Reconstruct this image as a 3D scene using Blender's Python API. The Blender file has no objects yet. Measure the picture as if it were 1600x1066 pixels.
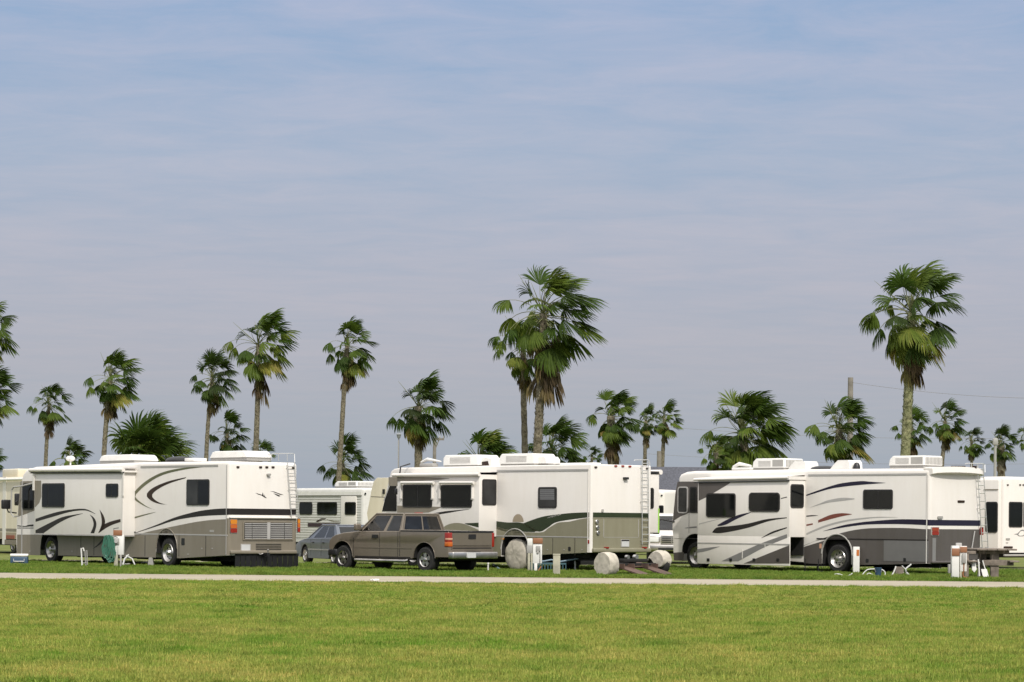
import bpy, bmesh, math, random
from mathutils import Vector, Matrix, noise as mnoise

scene = bpy.context.scene
COL = scene.collection

# ------------------------------------------------------------ camera
F, CX, CY, ROLL, EYE = 4000.0, 800.0, 812.0, 0.009, 1.61
cam = bpy.data.cameras.new('camera')
camo = bpy.data.objects.new('camera', cam)
COL.objects.link(camo)
cr, sr = math.cos(ROLL), math.sin(ROLL)
RIGHT, UP, FWD = Vector((cr, 0, sr)), Vector((-sr, 0, cr)), Vector((0, 1, 0))
camo.matrix_world = Matrix(((RIGHT.x, UP.x, -FWD.x, 0), (RIGHT.y, UP.y, -FWD.y, 0),
                            (RIGHT.z, UP.z, -FWD.z, EYE), (0, 0, 0, 1)))
cam.sensor_width = 36
cam.lens = F / 1600 * 36
cam.shift_y = (CY - 533) / 1600
cam.clip_start = 0.5
cam.clip_end = 6000
scene.camera = camo

# ------------------------------------------------------------ world and sun
SUN_EL, SUN_AZ = math.radians(42), (0.30, -0.954)     # horizontal direction towards the sun
world = bpy.data.worlds.new('World'); scene.world = world; world.use_nodes = True
nt = world.node_tree; nt.nodes.clear()
N, L = nt.nodes.new, nt.links.new
out = N('ShaderNodeOutputWorld'); bg = N('ShaderNodeBackground'); bg.inputs['Strength'].default_value = 0.1
sky = N('ShaderNodeTexSky'); sky.sky_type = 'NISHITA'; sky.sun_disc = False
sky.sun_elevation = SUN_EL; sky.sun_rotation = math.atan2(SUN_AZ[0], SUN_AZ[1])
sky.air_density = 1.3; sky.dust_density = 2.0
tc = N('ShaderNodeTexCoord'); sep = N('ShaderNodeSeparateXYZ'); L(tc.outputs['Generated'], sep.inputs[0])
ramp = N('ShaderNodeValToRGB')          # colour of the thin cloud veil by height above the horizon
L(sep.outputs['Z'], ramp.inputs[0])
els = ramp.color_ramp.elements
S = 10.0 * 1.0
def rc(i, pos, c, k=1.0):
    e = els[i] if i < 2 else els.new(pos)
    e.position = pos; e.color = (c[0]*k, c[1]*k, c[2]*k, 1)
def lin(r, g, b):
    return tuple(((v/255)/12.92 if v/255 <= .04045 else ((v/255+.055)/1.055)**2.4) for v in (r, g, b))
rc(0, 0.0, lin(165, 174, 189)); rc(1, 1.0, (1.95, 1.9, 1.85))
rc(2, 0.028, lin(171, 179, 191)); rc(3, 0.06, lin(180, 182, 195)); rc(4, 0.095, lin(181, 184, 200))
rc(5, 0.14, lin(174, 185, 207)); rc(6, 0.205, lin(165, 182, 213)); rc(7, 0.30, (.95, .96, 1.0));  # veil above the frame is brightened as added fill for the vehicle sides
# streaky veil: noise in the plane of the cloud layer
zz = N('ShaderNodeMath'); zz.operation = 'ADD'; L(sep.outputs['Z'], zz.inputs[0]); zz.inputs[1].default_value = 0.035
zm = N('ShaderNodeMath'); zm.operation = 'MAXIMUM'; L(zz.outputs[0], zm.inputs[0]); zm.inputs[1].default_value = 0.01
dv = N('ShaderNodeVectorMath'); dv.operation = 'DIVIDE'; L(tc.outputs['Generated'], dv.inputs[0])
cmb = N('ShaderNodeCombineXYZ'); L(zm.outputs[0], cmb.inputs[0]); L(zm.outputs[0], cmb.inputs[1]); L(zm.outputs[0], cmb.inputs[2])
L(cmb.outputs[0], dv.inputs[1])
mp = N('ShaderNodeMapping'); L(dv.outputs[0], mp.inputs[0]); mp.inputs['Scale'].default_value = (0.9, 1.1, 0.0)
mp.inputs['Rotation'].default_value = (0, 0, 0.12)
def wnoise(scale, detail, rough, dist=0.0):
    n = N('ShaderNodeTexNoise'); L(mp.outputs[0], n.inputs['Vector'])
    n.inputs['Scale'].default_value = scale; n.inputs['Detail'].default_value = detail
    n.inputs['Roughness'].default_value = rough; n.inputs['Distortion'].default_value = dist
    return n
n1 = wnoise(3.6, 10, .68, .5); n2 = wnoise(0.9, 4, .5)
def mrange(node, a, b, c, d):
    m = N('ShaderNodeMapRange'); L(node, m.inputs[0])
    for i, v in enumerate((a, b, c, d)): m.inputs[i+1].default_value = v
    return m
m1 = mrange(n1.outputs[0], .3, .7, -1, 1); m2 = mrange(n2.outputs[0], .3, .7, -1, 1)
am = mrange(sep.outputs['Z'], .03, .2, .12, .9)      # the streaks fade towards the horizon
ad = N('ShaderNodeMath'); ad.operation = 'MULTIPLY_ADD'; L(m2.outputs[0], ad.inputs[0]); ad.inputs[1].default_value = .6; L(m1.outputs[0], ad.inputs[2])
ml = N('ShaderNodeMath'); ml.operation = 'MULTIPLY'; L(ad.outputs[0], ml.inputs[0]); L(am.outputs[0], ml.inputs[1])
def cvec(r, g, b):
    v = N('ShaderNodeCombineXYZ'); v.inputs[0].default_value, v.inputs[1].default_value, v.inputs[2].default_value = r, g, b; return v
sc = N('ShaderNodeVectorMath'); sc.operation = 'SCALE'; L(cvec(.072, .034, .012).outputs[0], sc.inputs[0]); L(ml.outputs[0], sc.inputs['Scale'])
sm = N('ShaderNodeVectorMath'); sm.operation = 'ADD'; L(ramp.outputs[0], sm.inputs[0]); L(sc.outputs[0], sm.inputs[1])
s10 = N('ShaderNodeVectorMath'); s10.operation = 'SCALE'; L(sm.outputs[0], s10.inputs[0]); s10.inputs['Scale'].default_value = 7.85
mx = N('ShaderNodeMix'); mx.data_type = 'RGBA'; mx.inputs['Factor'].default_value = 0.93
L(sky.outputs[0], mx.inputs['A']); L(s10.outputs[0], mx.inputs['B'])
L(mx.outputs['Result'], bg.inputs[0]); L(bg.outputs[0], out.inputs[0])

sl = bpy.data.lights.new('sun', 'SUN'); sl.energy = 2.5; sl.angle = math.radians(1.5); sl.color = (1, .955, .88)
so = bpy.data.objects.new('sun', sl); COL.objects.link(so)
sdir = Vector((SUN_AZ[0]*math.cos(SUN_EL), SUN_AZ[1]*math.cos(SUN_EL), math.sin(SUN_EL)))
so.rotation_euler = sdir.to_track_quat('Z', 'Y').to_euler(); so.location = (0, 0, 40)
scene.view_settings.view_transform = 'Standard'; scene.view_settings.look = 'None'
scene.view_settings.gamma = 1; scene.view_settings.exposure = 0.28
scene.render.engine = 'CYCLES'

# ------------------------------------------------------------ pixel -> place (used once, to measure the photograph)
def ray(px, py):
    return RIGHT*(px-CX)/F + UP*(CY-py)/F + FWD
def at(px, py, D):
    return Vector((0, 0, EYE)) + ray(px, py)*D
def gnd(px, py):
    r = ray(px, py); return Vector((0, 0, EYE)) + r*(-EYE/r.z)
def Zm(ox, k):
    return lambda x, y: (ox + x*k, 690 + y*k)
K = 0.2158
z1, z2, z3, z4, z5, z6, z7 = Zm(0, K), Zm(220, K), Zm(450, K), Zm(590, K), Zm(760, K), Zm(1030, K), Zm(1250, .21875)

# ------------------------------------------------------------ materials
MATS = {}
def mat(name, col, rough=.5, metal=0., var=.06, vscale=3., bump=0., bscale=40., coat=0., spec=.5):
    if name in MATS: return MATS[name]
    m = bpy.data.materials.new(name); m.use_nodes = True; t = m.node_tree
    b = t.nodes['Principled BSDF']
    b.inputs['Roughness'].default_value = rough; b.inputs['Metallic'].default_value = metal
    b.inputs['Coat Weight'].default_value = coat; b.inputs['Specular IOR Level'].default_value = spec
    co = t.nodes.new('ShaderNodeTexCoord')
    nz = t.nodes.new('ShaderNodeTexNoise'); nz.inputs['Scale'].default_value = vscale; nz.inputs['Detail'].default_value = 5
    t.links.new(co.outputs['Object'], nz.inputs['Vector'])
    rp = t.nodes.new('ShaderNodeValToRGB')
    rp.color_ramp.elements[0].position = .3; rp.color_ramp.elements[1].position = .7
    rp.color_ramp.elements[0].color = tuple(min(1, c*(1-var)) for c in col)+(1,)
    rp.color_ramp.elements[1].color = tuple(min(1, c*(1+var)) for c in col)+(1,)
    t.links.new(nz.outputs[0], rp.inputs[0]); t.links.new(rp.outputs[0], b.inputs['Base Color'])
    if bump:
        nb = t.nodes.new('ShaderNodeTexNoise'); nb.inputs['Scale'].default_value = bscale; nb.inputs['Detail'].default_value = 4
        t.links.new(co.outputs['Object'], nb.inputs['Vector'])
        bp = t.nodes.new('ShaderNodeBump'); bp.inputs['Strength'].default_value = bump; bp.inputs['Distance'].default_value = .02
        t.links.new(nb.outputs[0], bp.inputs['Height']); t.links.new(bp.outputs[0], b.inputs['Normal'])
    MATS[name] = m; return m

def gelcoat(name, col, streak=.10, rough=.32):
    """painted fibreglass: faint waviness, rain streaks running down and road dust low on the body"""
    m = bpy.data.materials.new(name); m.use_nodes = True; t = m.node_tree; b = t.nodes['Principled BSDF']
    co = t.nodes.new('ShaderNodeTexCoord'); mpn = t.nodes.new('ShaderNodeMapping')
    mpn.inputs['Scale'].default_value = (3, 3, .5); t.links.new(co.outputs['Object'], mpn.inputs[0])
    nz = t.nodes.new('ShaderNodeTexNoise'); nz.inputs['Scale'].default_value = 1.3; nz.inputs['Detail'].default_value = 7
    nz.inputs['Roughness'].default_value = .65; t.links.new(mpn.outputs[0], nz.inputs['Vector'])
    n2_ = t.nodes.new('ShaderNodeTexNoise'); n2_.inputs['Scale'].default_value = .5; t.links.new(co.outputs['Object'], n2_.inputs['Vector'])
    mu = t.nodes.new('ShaderNodeMath'); mu.operation = 'MULTIPLY_ADD'; t.links.new(n2_.outputs[0], mu.inputs[0]); mu.inputs[1].default_value = .5
    t.links.new(nz.outputs[0], mu.inputs[2])
    rp = t.nodes.new('ShaderNodeValToRGB'); e = rp.color_ramp.elements
    e[0].position = .48; e[1].position = .85
    e[0].color = (col[0]*(1-streak), col[1]*(1-streak*1.15), col[2]*(1-streak*1.5), 1); e[1].color = tuple(col)+(1,)
    t.links.new(mu.outputs[0], rp.inputs[0]); t.links.new(rp.outputs[0], b.inputs['Base Color'])
    b.inputs['Roughness'].default_value = rough
    nb = t.nodes.new('ShaderNodeTexNoise'); nb.inputs['Scale'].default_value = 1.6; t.links.new(co.outputs['Object'], nb.inputs['Vector'])
    bp = t.nodes.new('ShaderNodeBump'); bp.inputs['Strength'].default_value = .25; bp.inputs['Distance'].default_value = .02
    t.links.new(nb.outputs[0], bp.inputs['Height']); t.links.new(bp.outputs[0], b.inputs['Normal'])
    MATS[name] = m; return m

WHITE = gelcoat('white_gelcoat', (.765, .725, .68), .05)
CREAM = gelcoat('cream_gelcoat', (.66, .60, .47))
TAUPE = gelcoat('taupe_paint', (.225, .197, .155), .14, .38)
OLIVE = gelcoat('olive_taupe_paint', (.24, .225, .155), .12, .38)
DGREY = gelcoat('dark_grey_paint', (.095, .084, .078), .15, .38)
MGREY = mat('mid_grey_paint', (.21, .205, .20), .4)
LGREY = mat('light_grey_paint', (.40, .385, .37), .4)
NAVY = mat('navy_stripe_paint', (.018, .015, .034), .4, spec=.25)
CHAR = mat('charcoal_stripe_paint', (.022, .019, .018), .4, spec=.25)
BROWN = mat('brown_stripe_paint', (.030, .016, .011), .4, spec=.25)
RUST = mat('rust_red_stripe_paint', (.17, .045, .03), .4)
DGREEN = mat('dark_green_stripe_paint', (.028, .040, .018), .4, spec=.3)
MGREEN = mat('olive_green_stripe_paint', (.11, .115, .055), .4)
TAN = mat('tan_paint', (.33, .27, .19), .4)
BLACK = mat('black_plastic', (.012, .012, .013), .45, var=.2)
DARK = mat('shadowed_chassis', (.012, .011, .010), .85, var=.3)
GLASS = mat('dark_tinted_glass', (.006, .007, .007), .08, var=.3, spec=.28)
GLASS2 = mat('tinted_glass_with_blind', (.03, .03, .03), .12, var=.6, vscale=1.2, spec=.28)
GASKET = mat('window_frame_black', (.014, .013, .013), .35)
RUBBER = mat('tyre_rubber', (.018, .017, .016), .8, var=.25, bump=.3)
CHROME = mat('polished_rim_metal', (.52, .50, .48), .34, 1., var=.2)
ALU = mat('aluminium_tube', (.62, .62, .61), .35, .7)
WPLAST = mat('white_plastic', (.74, .725, .69), .45, bump=.05)
GPLAST = mat('grey_plastic', (.33, .32, .30), .5)
AMBER = mat('amber_lens', (.62, .22, .02), .2)
RED = mat('red_lens', (.26, .02, .012), .2)
CLEAR = mat('clear_lens', (.7, .7, .68), .15)
GREYT = mat('grey_trim', (.36, .345, .32), .4)
PLATE = mat('license_plate_white', (.55, .55, .55), .4)
CANVAS = mat('tyre_cover_canvas', (.46, .42, .35), .8, var=.2, vscale=6, bump=1., bscale=7)
PICK = gelcoat('pewter_metallic_paint', (.215, .182, .145), .08, .25)
PICK.node_tree.nodes['Principled BSDF'].inputs['Metallic'].default_value = .45
SEDP = gelcoat('blue_grey_metallic_paint', (.15, .165, .195), .08, .3)
SEDP.node_tree.nodes['Principled BSDF'].inputs['Metallic'].default_value = .4
WOODW = mat('weathered_wood', (.20, .165, .135), .85, var=.3, vscale=6, bump=.4)
POSTW = mat('treated_post_wood', (.40, .38, .29), .8, var=.18, vscale=5, bump=.3)
BPLATE = mat('brown_number_plate', (.26, .115, .055), .5)
NUM = mat('plate_lettering', (.62, .50, .36), .5)
HOSEG = mat('green_hose_rubber', (.05, .16, .11), .45, var=.15)
HOSEW = mat('white_hose', (.62, .62, .60), .5)
BLUE = mat('blue_plastic', (.035, .075, .13), .5)
BRICKB = mat('beige_wall_paint', (.42, .40, .33), .8)
SHINGLE = mat('grey_roof_shingles', (.075, .078, .095), .9, var=.35, vscale=9, bump=.5)
POLEW = mat('grey_pole_wood', (.20, .18, .155), .85, var=.2)
SEAT = mat('dark_seat_fabric', (.03, .028, .026), .9)
LIME = mat('lime_green_strip', (.33, .62, .10), .6)

def clear_glass():
    m = bpy.data.materials.new('clear_tinted_glass'); m.use_nodes = True; t = m.node_tree
    t.nodes.clear(); o = t.nodes.new('ShaderNodeOutputMaterial')
    tr = t.nodes.new('ShaderNodeBsdfTransparent'); tr.inputs[0].default_value = (.34, .38, .355, 1)
    gl = t.nodes.new('ShaderNodeBsdfGlossy'); gl.inputs['Roughness'].default_value = .04
    fr = t.nodes.new('ShaderNodeFresnel'); fr.inputs[0].default_value = 1.5
    ns = t.nodes.new('ShaderNodeTexNoise'); ns.inputs['Scale'].default_value = 2
    mm = t.nodes.new('ShaderNodeMath'); mm.operation = 'MULTIPLY_ADD'; mm.inputs[1].default_value = .06
    t.links.new(ns.outputs[0], mm.inputs[0]); t.links.new(fr.outputs[0], mm.inputs[2])
    x = t.nodes.new('ShaderNodeMixShader'); t.links.new(mm.outputs[0], x.inputs[0])
    t.links.new(tr.outputs[0], x.inputs[1]); t.links.new(gl.outputs[0], x.inputs[2]); t.links.new(x.outputs[0], o.inputs[0])
    return m
CGLASS = clear_glass()

# ------------------------------------------------------------ mesh builder and object helpers
class MB:
    def __init__(s): s.v, s.f, s.m, s.mats = [], [], [], []
    def mi(s, m):
        if m not in s.mats: s.mats.append(m)
        return s.mats.index(m)
    def add(s, vs, fs, m):
        o = len(s.v); s.v += [tuple(p) for p in vs]; k = s.mi(m)
        for f in fs: s.f.append(tuple(i+o for i in f)); s.m.append(k)
        return s
    def box(s, x0, x1, y0, y1, z0, z1, m):
        vs = [(x, y, z) for x in (x0, x1) for y in (y0, y1) for z in (z0, z1)]
        return s.add(vs, [(0, 1, 3, 2), (4, 6, 7, 5), (0, 4, 5, 1), (2, 3, 7, 6), (0, 2, 6, 4), (1, 5, 7, 3)], m)
    def prism(s, pts, y0, y1, m):
        n = len(pts); vs = [(p[0], y0, p[1]) for p in pts]+[(p[0], y1, p[1]) for p in pts]
        fs = [tuple(range(n)), tuple(range(2*n-1, n-1, -1))]+[(i, i+n, (i+1) % n+n, (i+1) % n) for i in range(n)]
        return s.add(vs, fs, m)
    def prismx(s, pts, x0, x1, m):      # pts are (y, z)
        n = len(pts); vs = [(x0, p[0], p[1]) for p in pts]+[(x1, p[0], p[1]) for p in pts]
        fs = [tuple(range(n)), tuple(range(2*n-1, n-1, -1))]+[(i, i+n, (i+1) % n+n, (i+1) % n) for i in range(n)]
        return s.add(vs, fs, m)
    def bm(s, bmsh, m):
        bmsh.verts.ensure_lookup_table()
        for i, v in enumerate(bmsh.verts): v.index = i
        return s.add([v.co[:] for v in bmsh.verts], [[v.index for v in f.verts] for f in bmsh.faces], m)
    def rbox(s, x0, x1, y0, y1, z0, z1, r, m, seg=3):
        t = MB().box(x0, x1, y0, y1, z0, z1, m); b = bmesh.new()
        bv = [b.verts.new(p) for p in t.v]
        for f in t.f: b.faces.new([bv[i] for i in f])
        bmesh.ops.bevel(b, geom=b.edges[:], offset=r, segments=seg, affect='EDGES', profile=.5)
        s.bm(b, m); b.free(); return s
    def tube(s, pts, r, m, n=8, caps=True):
        pts = [Vector(p) for p in pts]; rs = r if isinstance(r, (list, tuple)) else [r]*len(pts)
        vs = []; fs = []; ref = None
        for i, p in enumerate(pts):
            d = (pts[min(i+1, len(pts)-1)]-pts[max(i-1, 0)])
            if d.length < 1e-9: d = Vector((0, 0, 1))
            d.normalize()
            if ref is None: ref = d.orthogonal().normalized()
            a = (ref-d*ref.dot(d)); a = a.normalized() if a.length > 1e-6 else d.orthogonal().normalized()
            ref = a; b = d.cross(a)
            for k in range(n):
                t = 2*math.pi*k/n; vs.append(p+(a*math.cos(t)+b*math.sin(t))*rs[i])
        for i in range(len(pts)-1):
            for k in range(n):
                fs.append((i*n+k, i*n+(k+1) % n, (i+1)*n+(k+1) % n, (i+1)*n+k))
        if caps: fs += [tuple(range(n-1, -1, -1)), tuple(range((len(pts)-1)*n, len(pts)*n))]
        return s.add(vs, fs, m)
    def lathe(s, c, prof, m, n=28, axis='y', cap0=True, cap1=True):   # prof: (radius, offset along axis)
        vs = []; fs = []
        for r, h in prof:
            for k in range(n):
                t = 2*math.pi*k/n; a, b = r*math.cos(t), r*math.sin(t)
                vs.append((c[0]+a, c[1]+h, c[2]+b) if axis == 'y' else ((c[0]+a, c[1]+b, c[2]+h) if axis == 'z' else (c[0]+h, c[1]+a, c[2]+b)))
        for i in range(len(prof)-1):
            for k in range(n): fs.append((i*n+k, i*n+(k+1) % n, (i+1)*n+(k+1) % n, (i+1)*n+k))
        if cap0: fs.append(tuple(range(n)))
        if cap1: fs.append(tuple(range((len(prof)-1)*n, len(prof)*n)))
        return s.add(vs, fs, m)
    def build(s, name, parent=None, loc=None, sharp=35):
        me = bpy.data.meshes.new(name); me.from_pydata(s.v, [], s.f); me.update()
        for m in s.mats: me.materials.append(m)
        me.polygons.foreach_set('material_index', s.m)
        b = bmesh.new(); b.from_mesh(me); bmesh.ops.recalc_face_normals(b, faces=b.faces[:]); b.to_mesh(me); b.free()
        me.polygons.foreach_set('use_smooth', [True]*len(me.polygons))
        me.set_sharp_from_angle(angle=math.radians(sharp))
        o = bpy.data.objects.new(name, me); COL.objects.link(o)
        if parent: o.parent = parent
        if loc is not None: o.location = loc
        return o
def tag(o, label, cat, group=None):
    o['label'] = label; o['category'] = cat
    if group: o['group'] = group
    return o
def struct(o): o['kind'] = 'structure'; return o
def empty(name, loc, rz=0, label=None, cat=None, group=None):
    o = bpy.data.objects.new(name, None); COL.objects.link(o); o.location = loc; o.rotation_euler = (0, 0, rz)
    o.empty_display_size = .3
    if label: tag(o, label, cat, group)
    return o

def spline(pts, n=8, closed=False):
    if len(pts) < 3: return [tuple(p) for p in pts]
    P = [Vector((p[0], p[1])) for p in pts]; out_ = []
    m = len(P) if closed else len(P)-1
    for i in range(m):
        if closed: a, b, c, d = P[i-1], P[i], P[(i+1) % len(P)], P[(i+2) % len(P)]
        else: a, b, c, d = P[max(i-1, 0)], P[i], P[i+1], P[min(i+2, len(P)-1)]
        for k in range(n):
            t = k/n
            out_.append(tuple(.5*((2*b)+(c-a)*t+(2*a-5*b+4*c-d)*t*t+(3*b-a-3*c+d)*t**3)))
    if not closed: out_.append(tuple(P[-1]))
    return out_

class Veh:
    """frame of a vehicle: origin on the ground at the near rear corner, local x to the front, local y out towards the viewer"""
    def __init__(s, px, D, a, b, rev=False):
        l = math.hypot(a, b); a, b = a/l, b/l
        p = at(px, CY, D); s.o = Vector((p.x, p.y, 0))
        s.u = Vector((-b, a, 0)); s.w = Vector((-a, -b, 0)); s.rz = math.atan2(s.u.y, s.u.x)
    def side(s, p, y=0.):
        r = ray(*p); e = Vector((0, 0, EYE)); t = (y-(e-s.o).dot(s.w))/r.dot(s.w); q = e+r*t
        return ((q-s.o).dot(s.u), q.z)
    def rear(s, p, x=0.):
        r = ray(*p); e = Vector((0, 0, EYE)); t = (x-(e-s.o).dot(s.u))/r.dot(s.u); q = e+r*t
        return ((q-s.o).dot(s.w), q.z)
    def root(s, name, label, cat, group=None):
        return empty(name, s.o, s.rz, label, cat, group)

def rrect(x0, x1, z0, z1, r, n=5):
    pts = []
    for cx, cz, a0 in ((x1-r, z1-r, 0), (x0+r, z1-r, 90), (x0+r, z0+r, 180), (x1-r, z0+r, 270)):
        for k in range(n+1):
            a = math.radians(a0+90*k/n); pts.append((cx+r*math.cos(a), cz+r*math.sin(a)))
    return pts

def win(V, zf, x0, y0, x1, y1, y, parent, glass=None, split=None, r=.07, frame=None, sub=False, fw=.045, name='window'):
    """framed window; on a body its pane is a sub-part, on a slide-out (sub=True) the pane stays in the window"""
    (a, zt), (b, zb) = V.side(zf(x0, y0), y), V.side(zf(x1, y1), y)
    xa, xb = min(a, b), max(a, b); m = MB()
    m.prism(rrect(xa, xb, zb, zt, r), y-.02, y+.022, frame or GASKET)
    g = m if sub else MB()
    if split:
        xs = V.side(zf(split, y0), y)[0]
        g.prism(rrect(xs+.02, xb-fw, zb+fw, zt-fw, r*.7), y, y+.026, glass or GLASS)
        g.prism(rrect(xa+fw, xs-.02, zb+fw, zt-fw, r*.7), y, y+.026, GLASS)
    else: g.prism(rrect(xa+fw, xb-fw, zb+fw, zt-fw, r*.7), y, y+.026, glass or GLASS)
    o = m.build(name, parent)
    if not sub: g.build('pane', o)
    return o
def win_rear(V, zf, x0, y0, x1, y1, x, parent, glass=None, r=.07, sub=False, frame=None, name='window'):
    (a, zt), (b, zb) = V.rear(zf(x0, y0), x), V.rear(zf(x1, y1), x)
    ya, yb = min(a, b), max(a, b); m = MB(); g = m if sub else MB()
    m.prismx(rrect(ya, yb, zb, zt, r), x-.022, x+.02, frame or GASKET)
    g.prismx(rrect(ya+.045, yb-.045, zb+.045, zt-.045, r*.7), x-.026, x, glass or GLASS)
    o = m.build(name, parent)
    if not sub: g.build('pane', o)
    return o

def strip(m, V, zf, up, lo, y, mt, n=6):
    """a painted band on the side at depth y: upper and lower edges traced"""
    U = spline([V.side(zf(*p), y) for p in up], n); W = spline([V.side(zf(*p), y) for p in lo], n)
    # resample both to the same count
    def res(c, k):
        d = [0]
        for i in range(1, len(c)): d.append(d[-1]+math.hypot(c[i][0]-c[i-1][0], c[i][1]-c[i-1][1]))
        o = []
        for j in range(k):
            t = d[-1]*j/(k-1); i = 1
            while i < len(d)-1 and d[i] < t: i += 1
            q = (t-d[i-1])/max(d[i]-d[i-1], 1e-9); o.append((c[i-1][0]+(c[i][0]-c[i-1][0])*q, c[i-1][1]+(c[i][1]-c[i-1][1])*q))
        return o
    k = max(len(U), len(W)); U, W = res(U, k), res(W, k)
    vs = [(a[0], y+.004, a[1]) for a in U]+[(a[0], y+.004, a[1]) for a in W]
    m.add(vs, [(i, i+1, k+i+1, k+i) for i in range(k-1)], mt)
def poly(m, V, zf, pts, y, mt, d=.004):
    m.add([(a[0], y+d, a[1]) for a in (V.side(zf(*p), y) for p in pts)], [tuple(range(len(pts)))], mt)
def rpoly(m, V, zf, pts, mt, d=.004, x=0.):
    m.add([(x-d, a[0], a[1]) for a in (V.rear(zf(*p), x) for p in pts)], [tuple(range(len(pts)))], mt)
def rbox_rear(m, V, zf, x0, y0, x1, y1, mt, d=.02, x=0., r=.02):
    (ya, za), (yb, zb) = V.rear(zf(x0, y0), x), V.rear(zf(x1, y1), x)
    m.prismx(rrect(min(ya, yb), max(ya, yb), min(za, zb), max(za, zb), min(r, abs(ya-yb)*.45, abs(za-zb)*.45), 3), x-d, x+.01, mt)
def sbox(m, V, zf, x0, y0, x1, y1, mt, y=0., d=.02, r=.02):
    (xa, za), (xb, zb) = V.side(zf(x0, y0), y), V.side(zf(x1, y1), y)
    m.prism(rrect(min(xa, xb), max(xa, xb), min(za, zb), max(za, zb), min(r, abs(xa-xb)*.45, abs(za-zb)*.45), 3), y-.01, y+d, mt)

def arch(cx, r, zb, cz, n=12):
    """points of a wheel opening from rear foot to front foot"""
    pts = [(cx-r, zb)]
    for k in range(n+1):
        a = math.pi-math.pi*k/n; pts.append((cx+r*math.cos(a), cz+r*math.sin(a)))
    return pts+[(cx+r, zb)]

def shell(prof, W, mt, R=.11, ztop=2.2, seg=4, rearx=.05):
    """profile (x, z) extruded across the width, with the roof edges and the rear upright corners rounded"""
    b = bmesh.new(); n = len(prof)
    A = [b.verts.new((p[0], 0, p[1])) for p in prof]; B = [b.verts.new((p[0], -W, p[1])) for p in prof]
    b.faces.new(A); b.faces.new(B[::-1])
    for i in range(n): b.faces.new((A[i], B[i], B[(i+1) % n], A[(i+1) % n]))
    bmesh.ops.recalc_face_normals(b, faces=b.faces[:])
    es = []
    for e in b.edges:
        p, q = e.verts[0].co, e.verts[1].co
        top = p.z > ztop and q.z > ztop; rear = p.x < rearx and q.x < rearx
        same = abs(p.y-q.y) < 1e-6
        if same and (top or rear): es.append(e)
        elif not same and rear and top: es.append(e)
    bmesh.ops.bevel(b, geom=es, offset=R, segments=seg, affect='EDGES', profile=.5, clamp_overlap=True)
    return b

def liner(m, cx, r, cz, zb, W):
    a = [(cx-r, zb)]+[(cx+r*math.cos(math.pi-math.pi*k/14), cz+r*math.sin(math.pi-math.pi*k/14)) for k in range(15)]+[(cx+r, zb)]
    vs = [(p[0], -.015, p[1]) for p in a]+[(p[0], -W+.015, p[1]) for p in a]; n = len(a)
    m.add(vs, [(i, i+1, n+i+1, n+i) for i in range(n-1)], DARK)

def wheel(parent, x, y, z, R=.46, w=.26, rimR=.29, side=1, name='wheel', style='dish', spokes=5):
    """tyre with its rim as a sub-part; y is the outer face, side=+1 faces out to the viewer"""
    s_ = side; m = MB()
    m.lathe((x, y, z), [(rimR*.98, -.02*s_), (rimR*1.04, 0), (R*.86, .004*s_), (R*.965, -.03*s_), (R, -.07*s_), (R, -(w-.05)*s_), (R*.95, -w*s_), (rimR, -w*s_)], RUBBER, 36, cap0=False)
    for k in range(40):
        a = 2*math.pi*k/40; c, sn = math.cos(a), math.sin(a)
        m.box(-.008, .008, -.01, .01, 0, .01, RUBBER) if False else None
    t = m.build(name, parent)
    g = MB()
    if style == 'dish':
        g.lathe((x, y, z), [(rimR, -.01*s_), (rimR*.95, .012*s_), (rimR*.86, -.02*s_), (rimR*.72, -.075*s_), (rimR*.45, -.08*s_), (rimR*.34, -.02*s_), (rimR*.26, .03*s_), (rimR*.1, .04*s_)], CHROME, 32, cap0=False)
        for k in range(8):
            a = 2*math.pi*k/8
            g.lathe((x+rimR*.62*math.cos(a), y-.078*s_, z+rimR*.62*math.sin(a)), [(rimR*.11, 0), (rimR*.10, .004*s_)], DARK, 10)
        for k in range(10):
            a = 2*math.pi*(k+.5)/10
            g.lathe((x+rimR*.4*math.cos(a), y-.06*s_, z+rimR*.4*math.sin(a)), [(.014, 0), (.012, .03*s_)], CHROME, 6)
    else:
        g.lathe((x, y, z), [(rimR, -.01*s_), (rimR*.96, .010*s_), (rimR*.88, -.015*s_), (rimR*.86, -.10*s_), (rimR*.1, -.10*s_)], DARK, 32, cap0=False)
        g.lathe((x, y, z), [(rimR*1.0, -.012*s_), (rimR*.97, .012*s_), (rimR*.87, -.012*s_), (rimR*.86, -.03*s_)], CHROME, 32, cap0=False, cap1=False)
        for k in range(spokes):
            a = 2*math.pi*k/spokes+.3; c, sn = math.cos(a), math.sin(a)
            p, q = Vector((c, 0, sn)), Vector((-sn, 0, c)); o = Vector((x, y-.012*s_, z))
            w0, w1 = rimR*.20, rimR*.30
            pts = [o+p*rimR*.1-q*w0, o+p*rimR*.92-q*w1, o+p*rimR*.92+q*w1, o+p*rimR*.1+q*w0]
            bk = [v+Vector((0, -.04*s_, 0)) for v in pts]
            g.add(pts+bk, [(0, 1, 2, 3), (7, 6, 5, 4), (0, 4, 5, 1), (1, 5, 6, 2), (2, 6, 7, 3), (3, 7, 4, 0)], CHROME)
        g.lathe((x, y, z), [(rimR*.30, -.02*s_), (rimR*.28, .012*s_), (rimR*.15, .02*s_)], CHROME, 16)
    g.build('rim', t)
    return t

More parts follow.
